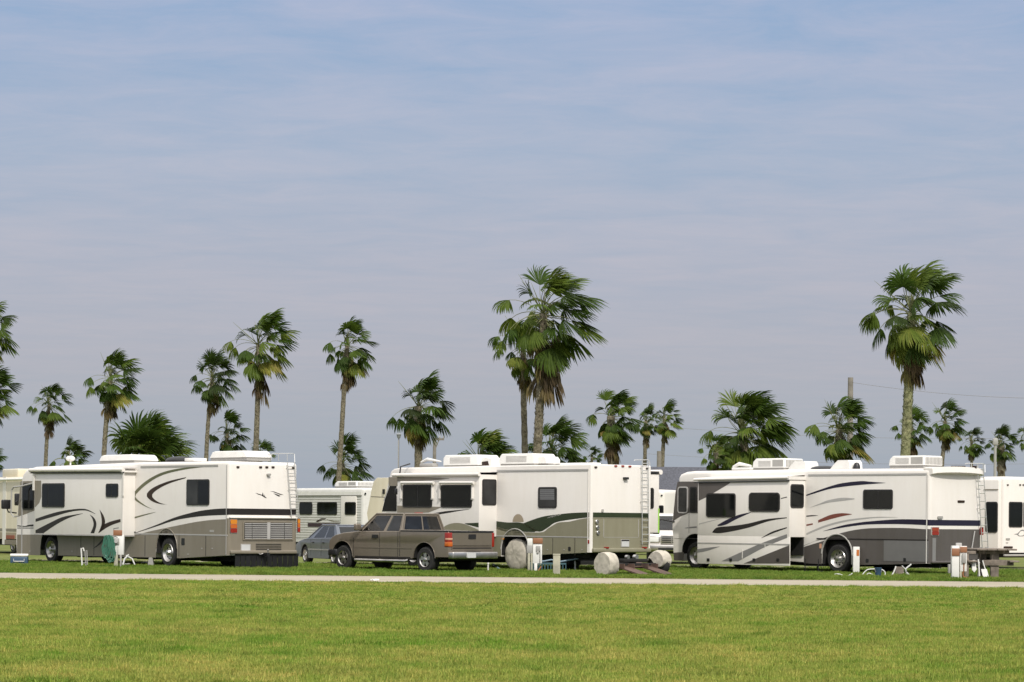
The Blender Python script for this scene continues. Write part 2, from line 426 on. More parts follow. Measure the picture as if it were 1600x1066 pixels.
def corner_band(m, R, z0, z1, mt, W, d=.004, n=6):
    """painted band carried round the rounded near and far rear corners"""
    for cy, a0, sy in ((-R, 90, 1), (-W+R, 180, 1)):
        vs = []
        for k in range(n+1):
            a = math.radians(a0+90*k/n)
            x, y = R+(R+d)*math.cos(a), cy+(R+d)*math.sin(a)
            vs += [(x, y, z0), (x, y, z1)]
        m.add(vs, [(2*i, 2*i+1, 2*i+3, 2*i+2) for i in range(n)], mt)

def ladder(V, zf, L0, L1, R0, R1, rungs, parent, x=-.09, r=.014, name='ladder', hooks=True, mt=None):
    """rails from pixel points L0->L1 and R0->R1 standing off the rear wall"""
    mt = mt or ALU; m = MB()
    a0, a1, b0, b1 = [V.rear(zf(*p), x) for p in (L0, L1, R0, R1)]
    P = lambda q, t, s_: Vector((x, q[0]+(s_[0]-q[0])*t, q[1]+(s_[1]-q[1])*t))
    m.tube([P(a0, 0, a1), P(a0, 1, a1)], r, mt); m.tube([P(b0, 0, b1), P(b0, 1, b1)], r, mt)
    for k in range(rungs):
        t = (k+.6)/rungs; m.tube([P(a0, t, a1), P(b0, t, b1)], r*.9, mt, 6)
    for t in (.1, .5, .95):
        for q, s_ in ((a0, a1), (b0, b1)):
            p = P(q, t, s_); m.tube([p, p+Vector((-x, 0, 0))], r*.8, mt, 6)
    m.build(name, parent)

def roof_ac(V, zf, x0, y0, x1, y1, ymid, parent, style='slope', name='air_conditioner', w=.95):
    (xa, zt), (xb, zb) = V.side(zf(x0, y0), ymid+w/2), V.side(zf(x1, y1), ymid+w/2)
    xa, xb = min(xa, xb), max(xa, xb); h = zt-zb; m = MB(); L_ = xb-xa
    if style == 'slope':
        prof = [(xa, zb+.05), (xa+L_*.07, zt-.04), (xa+L_*.12, zt), (xb-L_*.14, zt), (xb-L_*.07, zt-.03), (xb, zb+.05)]
    elif style == 'round':
        prof = [(xa, zb+.04), (xa+.01, zt-h*.25), (xa+h*.3, zt), (xb-h*.3, zt), (xb-.01, zt-h*.25), (xb, zb+.04)]
    else:
        prof = [(xa, zb+.05), (xa+.0, zt-.03), (xa+.03, zt), (xb-L_*.12, zt), (xb-.04, zt-h*.3), (xb, zb+.05)]
    b = bmesh.new(); n = len(prof)
    A = [b.verts.new((p[0], ymid+w/2, p[1])) for p in prof]; B = [b.verts.new((p[0], ymid-w/2, p[1])) for p in prof]
    b.faces.new(A); b.faces.new(B[::-1])
    for i in range(n): b.faces.new((A[i], B[i], B[(i+1) % n], A[(i+1) % n]))
    bmesh.ops.recalc_face_normals(b, faces=b.faces[:])
    es = [e for e in b.edges if e.verts[0].co.z > zb+.06 or e.verts[1].co.z > zb+.06]
    bmesh.ops.bevel(b, geom=es, offset=.035, segments=3, affect='EDGES', profile=.5)
    m.bm(b, WPLAST)
    m.box(xa+.03, xb-.03, ymid-w/2+.03, ymid+w/2-.03, zb-.06, zb+.052, GPLAST)
    yf = ymid+w/2
    if style != 'slope':
        for k in range(5):
            z = zb+h*(.28+.11*k); m.box(xa+L_*.22 if style == 'round' else xa+L_*.42, xb-L_*.2, yf-.01, yf+.006, z, z+h*.045, GREYT)
    if style == 'box':
        for k in range(12):
            y = ymid-w/2+.06+k*(w-.12)/12; m.box(xa-.008, xa+.02, y, y+.04, zb+.08, zt-.05, GPLAST)
        m.box(xa+.05, xa+L_*.36, yf-.01, yf+.005, zb+.09, zt-.05, GPLAST)
    m.build(name, parent)


# ------------------------------------------------------------ ground and roads
def noise_mix(t, co, stops, scale, detail=4, stretch=None, rough=.55):
    nz = t.nodes.new('ShaderNodeTexNoise'); nz.inputs['Scale'].default_value = scale; nz.inputs['Detail'].default_value = detail
    nz.inputs['Roughness'].default_value = rough
    src = co
    if stretch:
        mpn = t.nodes.new('ShaderNodeMapping'); mpn.inputs['Scale'].default_value = stretch; t.links.new(co, mpn.inputs[0]); src = mpn.outputs[0]
    t.links.new(src, nz.inputs['Vector'])
    r = t.nodes.new('ShaderNodeValToRGB'); e = r.color_ramp.elements
    for i, (p, c) in enumerate(stops):
        if i > 1: e.new(p)
        e[i].position = p; e[i].color = c+(1,) if len(c) == 3 else c
    t.links.new(nz.outputs[0], r.inputs[0]); return r.outputs[0]
def mixc(t, a, b, fac, mode='MIX'):
    m = t.nodes.new('ShaderNodeMix'); m.data_type = 'RGBA'; m.blend_type = mode
    if isinstance(fac, float): m.inputs['Factor'].default_value = fac
    else: t.links.new(fac, m.inputs['Factor'])
    for v, k in ((a, 'A'), (b, 'B')):
        if isinstance(v, tuple): m.inputs[k].default_value = v+(1,)
        else: t.links.new(v, m.inputs[k])
    return m.outputs['Result']
def grass_mat(name, green, dry, amount, blade=True, deep=None):
    m = bpy.data.materials.new(name); m.use_nodes = True; t = m.node_tree; b = t.nodes['Principled BSDF']
    geo = t.nodes.new('ShaderNodeNewGeometry'); P = geo.outputs['Position']
    big = noise_mix(t, P, [(.36, (0, 0, 0)), (.66, (1, 1, 1))], .26, 6, (.6, 1, 0), .68)
    fine = noise_mix(t, P, [(.40, (0, 0, 0)), (.60, (1, 1, 1))], 2.0, 6, (.7, 1, 0), .75)
    f = mixc(t, big, fine, .55)
    c = mixc(t, green, dry, f)
    dk = noise_mix(t, P, [(.34, (.45, .58, .42)), (.52, (1, 1, 1))], 1.3, 6, (.6, 1, 0), .7)
    c = mixc(t, c, dk, .8, 'MULTIPLY')
    if blade:
        rnd = t.nodes.new('ShaderNodeTexNoise'); rnd.inputs['Scale'].default_value = 28; rnd.inputs['Detail'].default_value = 1
        t.links.new(P, rnd.inputs['Vector'])
        rr = t.nodes.new('ShaderNodeValToRGB'); rr.color_ramp.elements[0].position = .35; rr.color_ramp.elements[1].position = .65
        rr.color_ramp.elements[0].color = (.62, .70, .55, 1); rr.color_ramp.elements[1].color = (1.4, 1.32, 1.3, 1)
        t.links.new(rnd.outputs[0], rr.inputs[0]); c = mixc(t, c, rr.outputs[0], .85, 'MULTIPLY')
    t.links.new(c, b.inputs['Base Color']); b.inputs['Roughness'].default_value = .6 if blade else .95
    b.inputs['Specular IOR Level'].default_value = .2
    if blade:
        tr = t.nodes.new('ShaderNodeBsdfTranslucent'); t.links.new(c, tr.inputs[0])
        ms = t.nodes.new('ShaderNodeMixShader'); ms.inputs[0].default_value = .35
        t.links.new(b.outputs[0], ms.inputs[1]); t.links.new(tr.outputs[0], ms.inputs[2])
        t.links.new(ms.outputs[0], t.nodes['Material Output'].inputs[0])
    return m
G1, G2 = (.150, .310, .024), (.53, .46, .14)
gm = MB(); gm.add([(-1500, -60, 0), (1500, -60, 0), (1500, 4000, 0), (-1500, 4000, 0)], [(0, 1, 2, 3)], grass_mat('turf_soil', (.085, .135, .018), (.19, .175, .055), 0, False))
struct(gm.build('ground'))

def road_mat(name, c1, c2):
    m = bpy.data.materials.new(name); m.use_nodes = True; t = m.node_tree; b = t.nodes['Principled BSDF']
    geo = t.nodes.new('ShaderNodeNewGeometry'); P = geo.outputs['Position']
    c = noise_mix(t, P, [(.35, c1), (.65, c2)], .5, 8, (.25, 1, 1), .7)
    g = noise_mix(t, P, [(.35, (.75, .75, .75)), (.62, (1.1, 1.1, 1.1))], 30, 3)
    c = mixc(t, c, g, .8, 'MULTIPLY')
    w = noise_mix(t, P, [(.40, (.82, .80, .78)), (.5, (1, 1, 1))], .35, 3, (.05, 1.6, 1))
    c = mixc(t, c, w, .7, 'MULTIPLY')
    t.links.new(c, b.inputs['Base Color']); b.inputs['Roughness'].default_value = .9
    return m
ROADM = road_mat('pale_road_gravel', (.31, .268, .195), (.40, .35, .262))
def road(name, y0, y1, x0, x1, wob, seed, z=.004, step=.6):
    rnd = random.Random(seed); m = MB(); n = int((x1-x0)/step); A = []; B = []
    for i in range(n+1):
        x = x0+(x1-x0)*i/n
        a = mnoise.noise(Vector((x*.35, seed, 0)))*wob+mnoise.noise(Vector((x*1.7, seed, 3)))*wob*.5
        c = mnoise.noise(Vector((x*.35, seed+9, 0)))*wob+mnoise.noise(Vector((x*1.7, seed+5, 3)))*wob*.5
        A.append((x, y0+a, z)); B.append((x, y1+c, z))
    m.add(A+B, [(i, i+1, n+1+i+1, n+1+i) for i in range(n)], ROADM)
    return struct(m.build(name))
road('road', 63.3, 71.3, -60, 60, .38, 4)
road('back_lane', 88.6, 92.4, -70, 70, .3, 11)

def grass_field(name, poly_pts, density, bh, bw, mt, label, seed, spread=.09, lean=.95):
    me = bpy.data.meshes.new(name)
    bmq = bmesh.new()
    for q in poly_pts:
        bmq.faces.new([bmq.verts.new(p) for p in q])
    bmq.to_mesh(me); bmq.free()
    o = bpy.data.objects.new(name, me); COL.objects.link(o)
    tr = bpy.data.node_groups.new(name+'_nodes', 'GeometryNodeTree')
    tr.interface.new_socket('Geometry', in_out='INPUT', socket_type='NodeSocketGeometry')
    tr.interface.new_socket('Geometry', in_out='OUTPUT', socket_type='NodeSocketGeometry')
    n, l = tr.nodes.new, tr.links.new
    gi, go = n('NodeGroupInput'), n('NodeGroupOutput')
    def rand(a, b_, typ='FLOAT', sd=0):
        r = n('FunctionNodeRandomValue'); r.data_type = typ
        ins = [i for i in r.inputs if i.enabled and i.name in ('Min', 'Max')]
        ins[0].default_value = a; ins[1].default_value = b_
        [i for i in r.inputs if i.name == 'Seed'][0].default_value = sd
        return [q for q in r.outputs if q.enabled][0]
    # one tuft: blades scattered over a small disc
    ci = n('GeometryNodeMeshCircle'); ci.fill_type = 'NGON'; ci.inputs['Radius'].default_value = spread; ci.inputs['Vertices'].default_value = 10
    d1 = n('GeometryNodeDistributePointsOnFaces'); l(ci.outputs[0], d1.inputs['Mesh']); d1.inputs['Density'].default_value = 15/(math.pi*spread**2); d1.inputs['Seed'].default_value = seed
    co = n('GeometryNodeMeshCone'); co.inputs['Vertices'].default_value = 3; co.inputs['Radius Bottom'].default_value = bw; co.inputs['Radius Top'].default_value = bw*.12; co.inputs['Depth'].default_value = bh
    co.fill_type = 'NONE'
    i1 = n('GeometryNodeInstanceOnPoints'); l(d1.outputs['Points'], i1.inputs['Points']); l(co.outputs[0], i1.inputs['Instance'])
    l(rand((-lean, -lean, 0), (lean, lean, 6.28), 'FLOAT_VECTOR', seed+1), i1.inputs['Rotation'])
    l(rand((.7, .7, .5), (1.3, 1.3, 1.3), 'FLOAT_VECTOR', seed+2), i1.inputs['Scale'])
    rl = n('GeometryNodeRealizeInstances'); l(i1.outputs[0], rl.inputs[0])
    smt = n('GeometryNodeSetMaterial'); l(rl.outputs[0], smt.inputs['Geometry']); smt.inputs['Material'].default_value = mt
    d2 = n('GeometryNodeDistributePointsOnFaces'); l(gi.outputs[0], d2.inputs['Mesh']); d2.inputs['Density'].default_value = density; d2.inputs['Seed'].default_value = seed+7
    i2 = n('GeometryNodeInstanceOnPoints'); l(d2.outputs['Points'], i2.inputs['Points']); l(smt.outputs[0], i2.inputs['Instance'])
    l(rand((-.08, -.08, 0), (.08, .08, 6.28), 'FLOAT_VECTOR', seed+3), i2.inputs['Rotation'])
    # taller and lower patches
    pos = n('GeometryNodeInputPosition'); nz = n('ShaderNodeTexNoise'); nz.inputs['Scale'].default_value = 2.4; nz.inputs['Detail'].default_value = 4; l(pos.outputs[0], nz.inputs['Vector'])
    mr = n('ShaderNodeMapRange'); l(nz.outputs[0], mr.inputs[0]); mr.inputs[1].default_value = .3; mr.inputs[2].default_value = .7; mr.inputs[3].default_value = .45; mr.inputs[4].default_value = 1.6
    mu = n('ShaderNodeMath'); mu.operation = 'MULTIPLY'; l(mr.outputs[0], mu.inputs[0]); l(rand(.7, 1.35, 'FLOAT', seed+4), mu.inputs[1])
    l(mu.outputs[0], i2.inputs['Scale'])
    l(i2.outputs[0], go.inputs[0])
    md = o.modifiers.new('grass', 'NODES'); md.node_group = tr
    me.materials.append(mt)
    o['kind'] = 'stuff'; tag(o, label, 'grass')
    return o
GM = grass_mat('lawn_blades', G1, G2, .5)
GV = grass_mat('verge_blades', (.10, .225, .02), (.29, .32, .07), .5)
GRASS = 1.0
def trap(y0, y1, k=.215, pad=.6, n=1):
    return [(-y0*k-pad, y0, .003), (y0*k+pad, y0, .003), (y1*k+pad, y1, .003), (-y1*k-pad, y1, .003)]
grass_field('lawn_grass', [trap(24.5, 44, .24, .8)], 300*GRASS, .045, .0042, GM, 'short mown yellow green grass of the wide foreground lawn', 3)
grass_field('far_lawn_grass', [trap(44, 63.35, .26, 1)], 190*GRASS, .055, .0065, GM, 'patchy mown grass between the foreground lawn and the pale road', 23)
grass_field('verge_grass', [trap(71.2, 79, .3, 4)], 260*GRASS, .065, .008, GV, 'longer bright green grass of the verge between road and motorhomes', 43, .1)
grass_field('camp_grass', [trap(79, 88.7, .3, 4)], 130*GRASS, .065, .009, GV, 'green grass under and between the parked motorhomes', 63, .1)

# ------------------------------------------------------------ palms
def leaf_mat(name, stops, trans=.3):
    m = bpy.data.materials.new(name); m.use_nodes = True; t = m.node_tree; b = t.nodes['Principled BSDF']
    a = t.nodes.new('ShaderNodeAttribute'); a.attribute_name = 'tint'
    r = t.nodes.new('ShaderNodeValToRGB'); e = r.color_ramp.elements
    for i, (p, c) in enumerate(stops):
        if i > 1: e.new(p)
        e[i].position = p; e[i].color = c+(1,)
    t.links.new(a.outputs['Fac'], r.inputs[0])
    co = t.nodes.new('ShaderNodeTexCoord')
    v = noise_mix(t, co.outputs['Object'], [(.3, (.7, .72, .7)), (.7, (1.25, 1.2, 1.2))], 5, 4)
    c = mixc(t, r.outputs[0], v, .8, 'MULTIPLY')
    t.links.new(c, b.inputs['Base Color']); b.inputs['Roughness'].default_value = .55; b.inputs['Specular IOR Level'].default_value = .16
    tr = t.nodes.new('ShaderNodeBsdfTranslucent'); t.links.new(c, tr.inputs[0])
    ms = t.nodes.new('ShaderNodeMixShader'); ms.inputs[0].default_value = trans
    t.links.new(b.outputs[0], ms.inputs[1]); t.links.new(tr.outputs[0], ms.inputs[2])
    t.links.new(ms.outputs[0], t.nodes['Material Output'].inputs[0]); return m
LEAF = leaf_mat('fan_palm_leaf', [(0, (.022, .034, .008)), (.38, (.045, .085, .011)), (.7, (.11, .155, .022)), (.88, (.22, .225, .04)), (1., (.24, .185, .055))], .34)
DEAD = leaf_mat('dead_palm_leaf', [(0, (.07, .05, .028)), (.35, (.12, .085, .042)), (.6, (.15, .13, .045)), (1., (.10, .14, .03))], .15)
def bark_mat(name, c1, c2, bs=14):
    m = bpy.data.materials.new(name); m.use_nodes = True; t = m.node_tree; b = t.nodes['Principled BSDF']
    co = t.nodes.new('ShaderNodeTexCoord')
    c = noise_mix(t, co.outputs['Object'], [(.35, c1), (.65, c2)], 2.2, 6, (1, 1, 2.5), .7)
    g = noise_mix(t, co.outputs['Object'], [(.35, (.5, .5, .45)), (.6, (1.15, 1.15, 1.1))], bs, 3, (1, 1, .8))
    c = mixc(t, c, g, .85, 'MULTIPLY'); t.links.new(c, b.inputs['Base Color']); b.inputs['Roughness'].default_value = .9
    bp = t.nodes.new('ShaderNodeBump'); bp.inputs['Strength'].default_value = .8; bp.inputs['Distance'].default_value = .05
    t.links.new(g, bp.inputs['Height']); t.links.new(bp.outputs[0], b.inputs['Normal']); return m
BARK = bark_mat('palm_bark', (.12, .10, .07), (.20, .175, .125), 9)
BARKG = bark_mat('lichen_palm_bark', (.15, .16, .075), (.24, .235, .13), 9)
PETI = mat('palm_petiole', (.16, .17, .07), .6)

class Tinted(MB):
    def __init__(s): super().__init__(); s.t = []
    def addt(s, vs, fs, m, tint): s.add(vs, fs, m); s.t += [tint]*len(fs)
    def buildt(s, name, parent):
        o = s.build(name, parent, sharp=180)
        at_ = o.data.attributes.new('tint', 'FLOAT', 'FACE'); at_.data.foreach_set('value', s.t); return o

def frond(T, rnd, org, d0, lp, bl, wind, mt, tint, nseg=24, droop=.5, fan=118, plen_m=None, pr=.018, fold=.25):
    """fan-palm leaf: arching petiole, then pleated segments that separate and bend to wind and weight"""
    up = Vector((0, 0, 1)); d = d0.normalized(); p = org.copy(); pts = [p.copy()]
    k = 6
    for i in range(k):
        t = (i+1)/k
        d = (d+(wind*.20-up*droop*.16)*t).normalized(); p = p+d*lp/k; pts.append(p.copy())
    a0 = len(T.f); T.tube(pts, [pr*(1.5-.8*i/k) for i in range(k+1)], plen_m or PETI, 4, False); T.t += [.75]*(len(T.f)-a0)
    f = d; s_ = f.cross(up)
    if s_.length < .1: s_ = f.cross(Vector((rnd.uniform(-1, 1), 1, 0)))
    s_.normalize(); roll = rnd.uniform(-.5, .5); nrm = s_.cross(f).normalized()
    s_ = (s_*math.cos(roll)+nrm*math.sin(roll)).normalized(); nrm = s_.cross(f).normalized()
    hub = p
    da = math.radians(2*fan/nseg)
    for j in range(nseg):
        a = math.radians(-fan+2*fan*(j+.5)/nseg)+rnd.uniform(-.03, .03)
        L_ = bl*(.62+.38*math.cos(a*.62))*rnd.uniform(.88, 1.08)
        sd = (f*math.cos(a)+s_*math.sin(a)-nrm*fold*abs(math.sin(a))).normalized()
        q = hub.copy(); prev = None; vs = []; tt = (0, .22, .45, .66, .85, 1.0); last = 0
        for n_, t in enumerate(tt):
            if n_:
                step = (t-last)*L_
                sd = (sd+(wind*.42-up*droop*.40)*(t*t*1.25+.03)*1.0+Vector((rnd.uniform(-1, 1), rnd.uniform(-1, 1), rnd.uniform(-1, 1)))*.05*t).normalized()
                q = q+sd*step; last = t
            wd = sd.cross(nrm); wd = wd.normalized() if wd.length > 1e-3 else s_
            w = (L_*t*da*.6 if t < .6 else L_*.6*da*.6*(1-(t-.6)/.4)**.8)+.003
            tw = .35*(1 if j % 2 else -1)
            wv = (wd*math.cos(tw)+nrm*math.sin(tw))*w
            vs += [q-wv, q+wv]
        T.addt(vs, [(2*i, 2*i+1, 2*i+3, 2*i+2) for i in range(len(tt)-1)], mt, min(1, max(0, tint+rnd.uniform(-.06, .06))))

def palm(label, cx, cy, r, D, bx, sy=None, n=30, seed=1, tr=.17, wind=1.0, skirt=18, group='fan palms behind the motorhomes',
         low=-55, dead=.3, bark=None, thick=None, name='palm_tree', green=.35, top=90, nseg=22, cat='palm tree', swid=1.0, arms=2):
    """cx, cy, r: centre and radius of the crown as measured; D: how far away it stands; bx: where the trunk meets the eye line"""
    rnd = random.Random(seed); n = int(n*1.22); c = at(cx, cy, D); R = r/F*D*1.06; tr = tr*.74; wind *= rnd.uniform(.75, 1.3)
    base = at(bx, 720, D); base.z = 0
    head = Vector((c.x-R*.10, c.y, c.z-R*.05))
    root = empty(name, base, 0, label, cat, group)
    loc = lambda v: v-base
    hz = head.z; m = MB(); pts = []; rs = []; nn = max(8, int(hz/.22))
    ctrl = Vector((base.x, D, hz*.5))
    ph = rnd.uniform(0, 6)
    for i in range(nn+1):
        t = i/nn; p = base.lerp(head, t); b_ = math.sin(t*math.pi)
        p.x += (base.x-head.x)*.12*b_*1.5; p.x += .03*math.sin(t*7+ph)
        pts.append(loc(p)); q = tr*(1.22-.32*t) if t > .06 else tr*(1.5-.28*t/.06)
        rs.append(q*(1+.05*math.sin(i*2.1+ph)+rnd.uniform(-.045, .045)))
    m.tube(pts, rs, bark or BARK, 12, True)
    if bark is BARKG or thick:        # old leaf boots hugging the trunk
        bt = m
        for i in range(int(hz*30)):
            t = rnd.uniform(.45, .97); k = t*nn; i0 = int(k); p = pts[i0].lerp(pts[min(i0+1, nn)], k-i0)
            a = rnd.uniform(0, 6.28); o = Vector((math.cos(a), math.sin(a), 0)); rr = rs[i0]
            q = p+o*rr*.9; up_ = Vector((0, 0, 1)); sd = o.cross(up_)*.05
            bt.add([q-sd, q+sd, q+sd*.3+o*.06+up_*.13, q-sd*.3+o*.06+up_*.13], [(0, 1, 2, 3)], bark or BARK)
    m.build('trunk', root, sharp=180)
    W = Vector((1, -.12, .1))*wind
    T = Tinted(); h = loc(head)
    for i in range(n):
        u = (i+.5)/n; el = math.radians(top-(top-low)*u**.9+rnd.uniform(-12, 12)); az = i*2.39996+rnd.uniform(-.3, .3)
        d = Vector((math.cos(az)*math.cos(el), math.sin(az)*math.cos(el), math.sin(el)))
        if d.x < 0 and el > .15: d = Vector((d.x*.45, d.y*.9, d.z+.15)).normalized()
        k = rnd.uniform(.78, 1.15)
        # fronds on the windward side are swept upright and shortened, the lee side streams out
        sh = 1-.22*max(0, -d.x)*wind+.10*max(0, d.x)*wind
        tint = green+rnd.uniform(-.35, .25)+.45*max(0, u-.5)
        if u > .8 and rnd.random() < dead: tint = rnd.uniform(.85, 1)
        frond(T, rnd, h+Vector((rnd.uniform(-.08, .08), rnd.uniform(-.08, .08), .12-.4*u)), d, R*.57*k*sh, R*.47*k*sh, W*rnd.uniform(.5, 1.6)*.62, LEAF, tint, nseg, droop=.55+.75*u, pr=.010+.006*R/2, fan=rnd.uniform(55, 118), fold=rnd.uniform(.2, .75))
    # windward leaves thrust out on long stalks, their blades hanging
    for i in range(arms):
        d = Vector((-1, rnd.uniform(-.5, .5), rnd.uniform(-.15, .75)))
        frond(T, rnd, h, d, R*rnd.uniform(.62, .82), R*.42, W*.25, LEAF, green+rnd.uniform(-.1, .3), nseg, droop=rnd.uniform(1.2, 2.0), pr=.010+.006*R/2, fan=95, fold=.5)
    # the spear leaves in the middle
    for i in range(2):
        e = h+Vector((rnd.uniform(-.9, .2)*R*.8, rnd.uniform(-.2, .2), R*rnd.uniform(.55, .85)))
        a0 = len(T.f); T.tube([h, h.lerp(e, .5), e], [.03, .02, .004], LEAF, 5); T.t += [.8]*(len(T.f)-a0)
    T.buildt('crown', root)
    if sy is not None:
        T = Tinted(); zs = at(cx, sy, D).z; span = max(.3, head.z-zs)
        for i in range(skirt):
            u = rnd.random(); o = h+Vector((0, 0, -span*.62*u)); az = i*2.39996
            el = math.radians(rnd.uniform(-78, -52)+(12 if u < .3 else 0))
            d = Vector((math.cos(az)*math.cos(el), math.sin(az)*math.cos(el), math.sin(el)))
            ll = min(R*.9, span*.52)*rnd.uniform(.75, 1.15)
            tint = rnd.uniform(0, .65) if u > .35 else rnd.uniform(.4, 1)
            frond(T, rnd, o, d+Vector((.20*wind, 0, 0)), ll*.45, ll*.62, W*.24, DEAD, tint, 14, droop=1.6, fan=55*swid, fold=.6, pr=.014)
        T.buildt('dead_leaf_skirt', root)
    return root
PALMS = [
 # cx, cy, r, D, bx, skirt bottom y, opts
 dict(label='palm cut by the left edge of the photo, the higher crown there', cx=-18, cy=508, r=50, D=125, bx=-22, sy=585, seed=1),
 dict(label='palm cut by the left edge, the crown below the highest one', cx=-14, cy=614, r=44, D=150, bx=-16, sy=670, seed=2),
 dict(label='low palm crown at the left edge just above the cream motorhome roof', cx=-16, cy=720, r=30, D=140, bx=-16, sy=740, n=22, seed=3),
 dict(label='small slim palm standing between the left edge and the second taller palm', cx=80, cy=628, r=35, D=190, bx=70, sy=680, seed=4, tr=.19, n=26),
 dict(label='palm with a leaning trunk over the front air conditioner of the left motorhome', cx=178, cy=588, r=47, D=160, bx=156, sy=655, seed=5, tr=.2),
 dict(label='low dark palm top behind the satellite dome of the left motorhome', cx=110, cy=716, r=34, D=120, bx=112, sy=None, n=22, seed=6, low=-10),
 dict(label='broad bushy palm spreading low over the roof of the left motorhome', cx=236, cy=733, r=84, D=112, bx=240, sy=None, n=64, seed=7, low=-5, green=.50, dead=0, wind=.6, tr=.25, nseg=28),
 dict(label='dark palm close left of the yellow skirted palm', cx=336, cy=588, r=40, D=165, bx=318, sy=648, seed=8, tr=.18, green=.2),
 dict(label='short ragged palm between two tall trunks over the left motorhome rear', cx=358, cy=674, r=34, D=170, bx=352, sy=720, seed=9, green=.25, n=24),
 dict(label='tall palm with yellow dead leaves streaming right of its trunk', cx=410, cy=536, r=57, D=150, bx=399, sy=625, seed=10, tr=.21, skirt=12, dead=.6, green=.5),
 dict(label='tiny palm top behind the roof rail of the left motorhome', cx=410, cy=708, r=24, D=200, bx=410, sy=None, n=18, seed=11, low=0),
 dict(label='tall slim palm above the small travel trailer', cx=548, cy=537, r=45, D=165, bx=527, sy=608, seed=12, tr=.21, green=.4),
 dict(label='low palm behind the tall slim trunk above the travel trailer', cx=541, cy=722, r=44, D=175, bx=541, sy=775, seed=13, green=.2, n=28),
 dict(label='palm with a thick brown leaf skirt right of the lamp post', cx=660, cy=632, r=55, D=140, bx=653, sy=700, seed=14, tr=.3, skirt=34, green=.3, swid=.7),
 dict(label='low bushy palm behind the front air conditioner of the middle motorhome', cx=756, cy=718, r=52, D=150, bx=756, sy=None, seed=15, n=50, low=-12, green=.5, tr=.3),
 dict(label='tallest middle palm with a rough thick trunk and wide windblown crown', cx=858, cy=486, r=82, D=112, bx=838, sy=632, seed=46, arms=4, tr=.25, skirt=24, green=.45, n=34, thick=True, nseg=26),
 dict(label='tall palm with a smooth slim trunk close left of the tallest middle palm', cx=824, cy=536, r=54, D=116, bx=820, sy=610, seed=17, tr=.19, skirt=10, green=.5, n=26, arms=3),
 dict(label='low palm behind the two middle tall trunks', cx=868, cy=704, r=60, D=150, bx=872, sy=None, seed=18, n=36, low=-30, tr=.3),
 dict(label='tiny palm top above the rear roof of the middle motorhome', cx=927, cy=714, r=17, D=230, bx=927, sy=None, seed=19, n=18, low=0, green=.2),
 dict(label='palm with a dark broad skirt above the rear of the middle motorhome', cx=960, cy=648, r=45, D=150, bx=957, sy=722, seed=20, tr=.35, n=38, skirt=34, green=.35, swid=.8),
 dict(label='left one of the two slim palms over the middle motorhome ladder', cx=1012, cy=657, r=26, D=230, bx=1006, sy=697, seed=21, tr=.24, green=.3, n=24),
 dict(label='right one of the two slim palms over the middle motorhome ladder', cx=1041, cy=652, r=30, D=225, bx=1034, sy=690, seed=22, tr=.24, green=.4, n=24),
 dict(label='broad full palm above the front of the right motorhome', cx=1168, cy=672, r=70, D=130, bx=1175, sy=740, seed=24, tr=.35, n=60, green=.45, skirt=26, nseg=26, low=-60),
 dict(label='small palm in front of the broad full palm above the right motorhome front', cx=1122, cy=706, r=30, D=126, bx=1122, sy=745, seed=25, n=20, green=.4, low=-50),
 dict(label='shaggy palm below the utility pole over the right motorhome', cx=1316, cy=668, r=54, D=135, bx=1316, sy=735, seed=26, tr=.3, n=44, skirt=24, green=.35),
 dict(label='tallest right palm with a lichen green trunk and brown skirt', cx=1434, cy=484, r=84, D=104, bx=1411, sy=592, seed=57, arms=4, tr=.25, bark=BARKG, thick=True, n=34, skirt=36, green=.42, nseg=28, swid=.8),
 dict(label='palm half hidden behind the lichen green trunk', cx=1428, cy=668, r=32, D=170, bx=1426, sy=712, seed=28, green=.35, n=24),
 dict(label='slim palm standing right of the lichen green trunk', cx=1480, cy=656, r=33, D=190, bx=1468, sy=702, seed=29, tr=.2, green=.3),
 dict(label='smallest palm between the slim right palm and the brown skirted one', cx=1520, cy=688, r=23, D=220, bx=1519, sy=716, seed=30, n=24, green=.25),
 dict(label='palm with a fat brown skirt beside the white pole at right', cx=1566, cy=692, r=28, D=180, bx=1568, sy=735, seed=31, tr=.38, n=26, green=.2, skirt=26, swid=.7),
 dict(label='palm crown cut by the right edge of the photo', cx=1606, cy=682, r=22, D=200, bx=1610, sy=710, seed=32, n=22, green=.3),
]
for p in PALMS: palm(**p)

# ------------------------------------------------------------ motorhomes
def off(zf, dx, dy):
    return lambda x, y: zf(x+dx, y+dy)
def sidepts(V, lst, y=0.):
    return [V.side(p, y) for p in lst]

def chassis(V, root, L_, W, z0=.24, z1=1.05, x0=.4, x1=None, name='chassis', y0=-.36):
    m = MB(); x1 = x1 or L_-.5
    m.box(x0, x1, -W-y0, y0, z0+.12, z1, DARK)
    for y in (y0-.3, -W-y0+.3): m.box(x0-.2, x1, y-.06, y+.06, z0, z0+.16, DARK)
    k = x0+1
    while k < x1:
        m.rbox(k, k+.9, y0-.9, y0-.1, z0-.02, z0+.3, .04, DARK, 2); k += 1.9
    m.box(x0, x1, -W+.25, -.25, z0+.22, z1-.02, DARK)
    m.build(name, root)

GRP = 'motorhomes and trailers in the park'
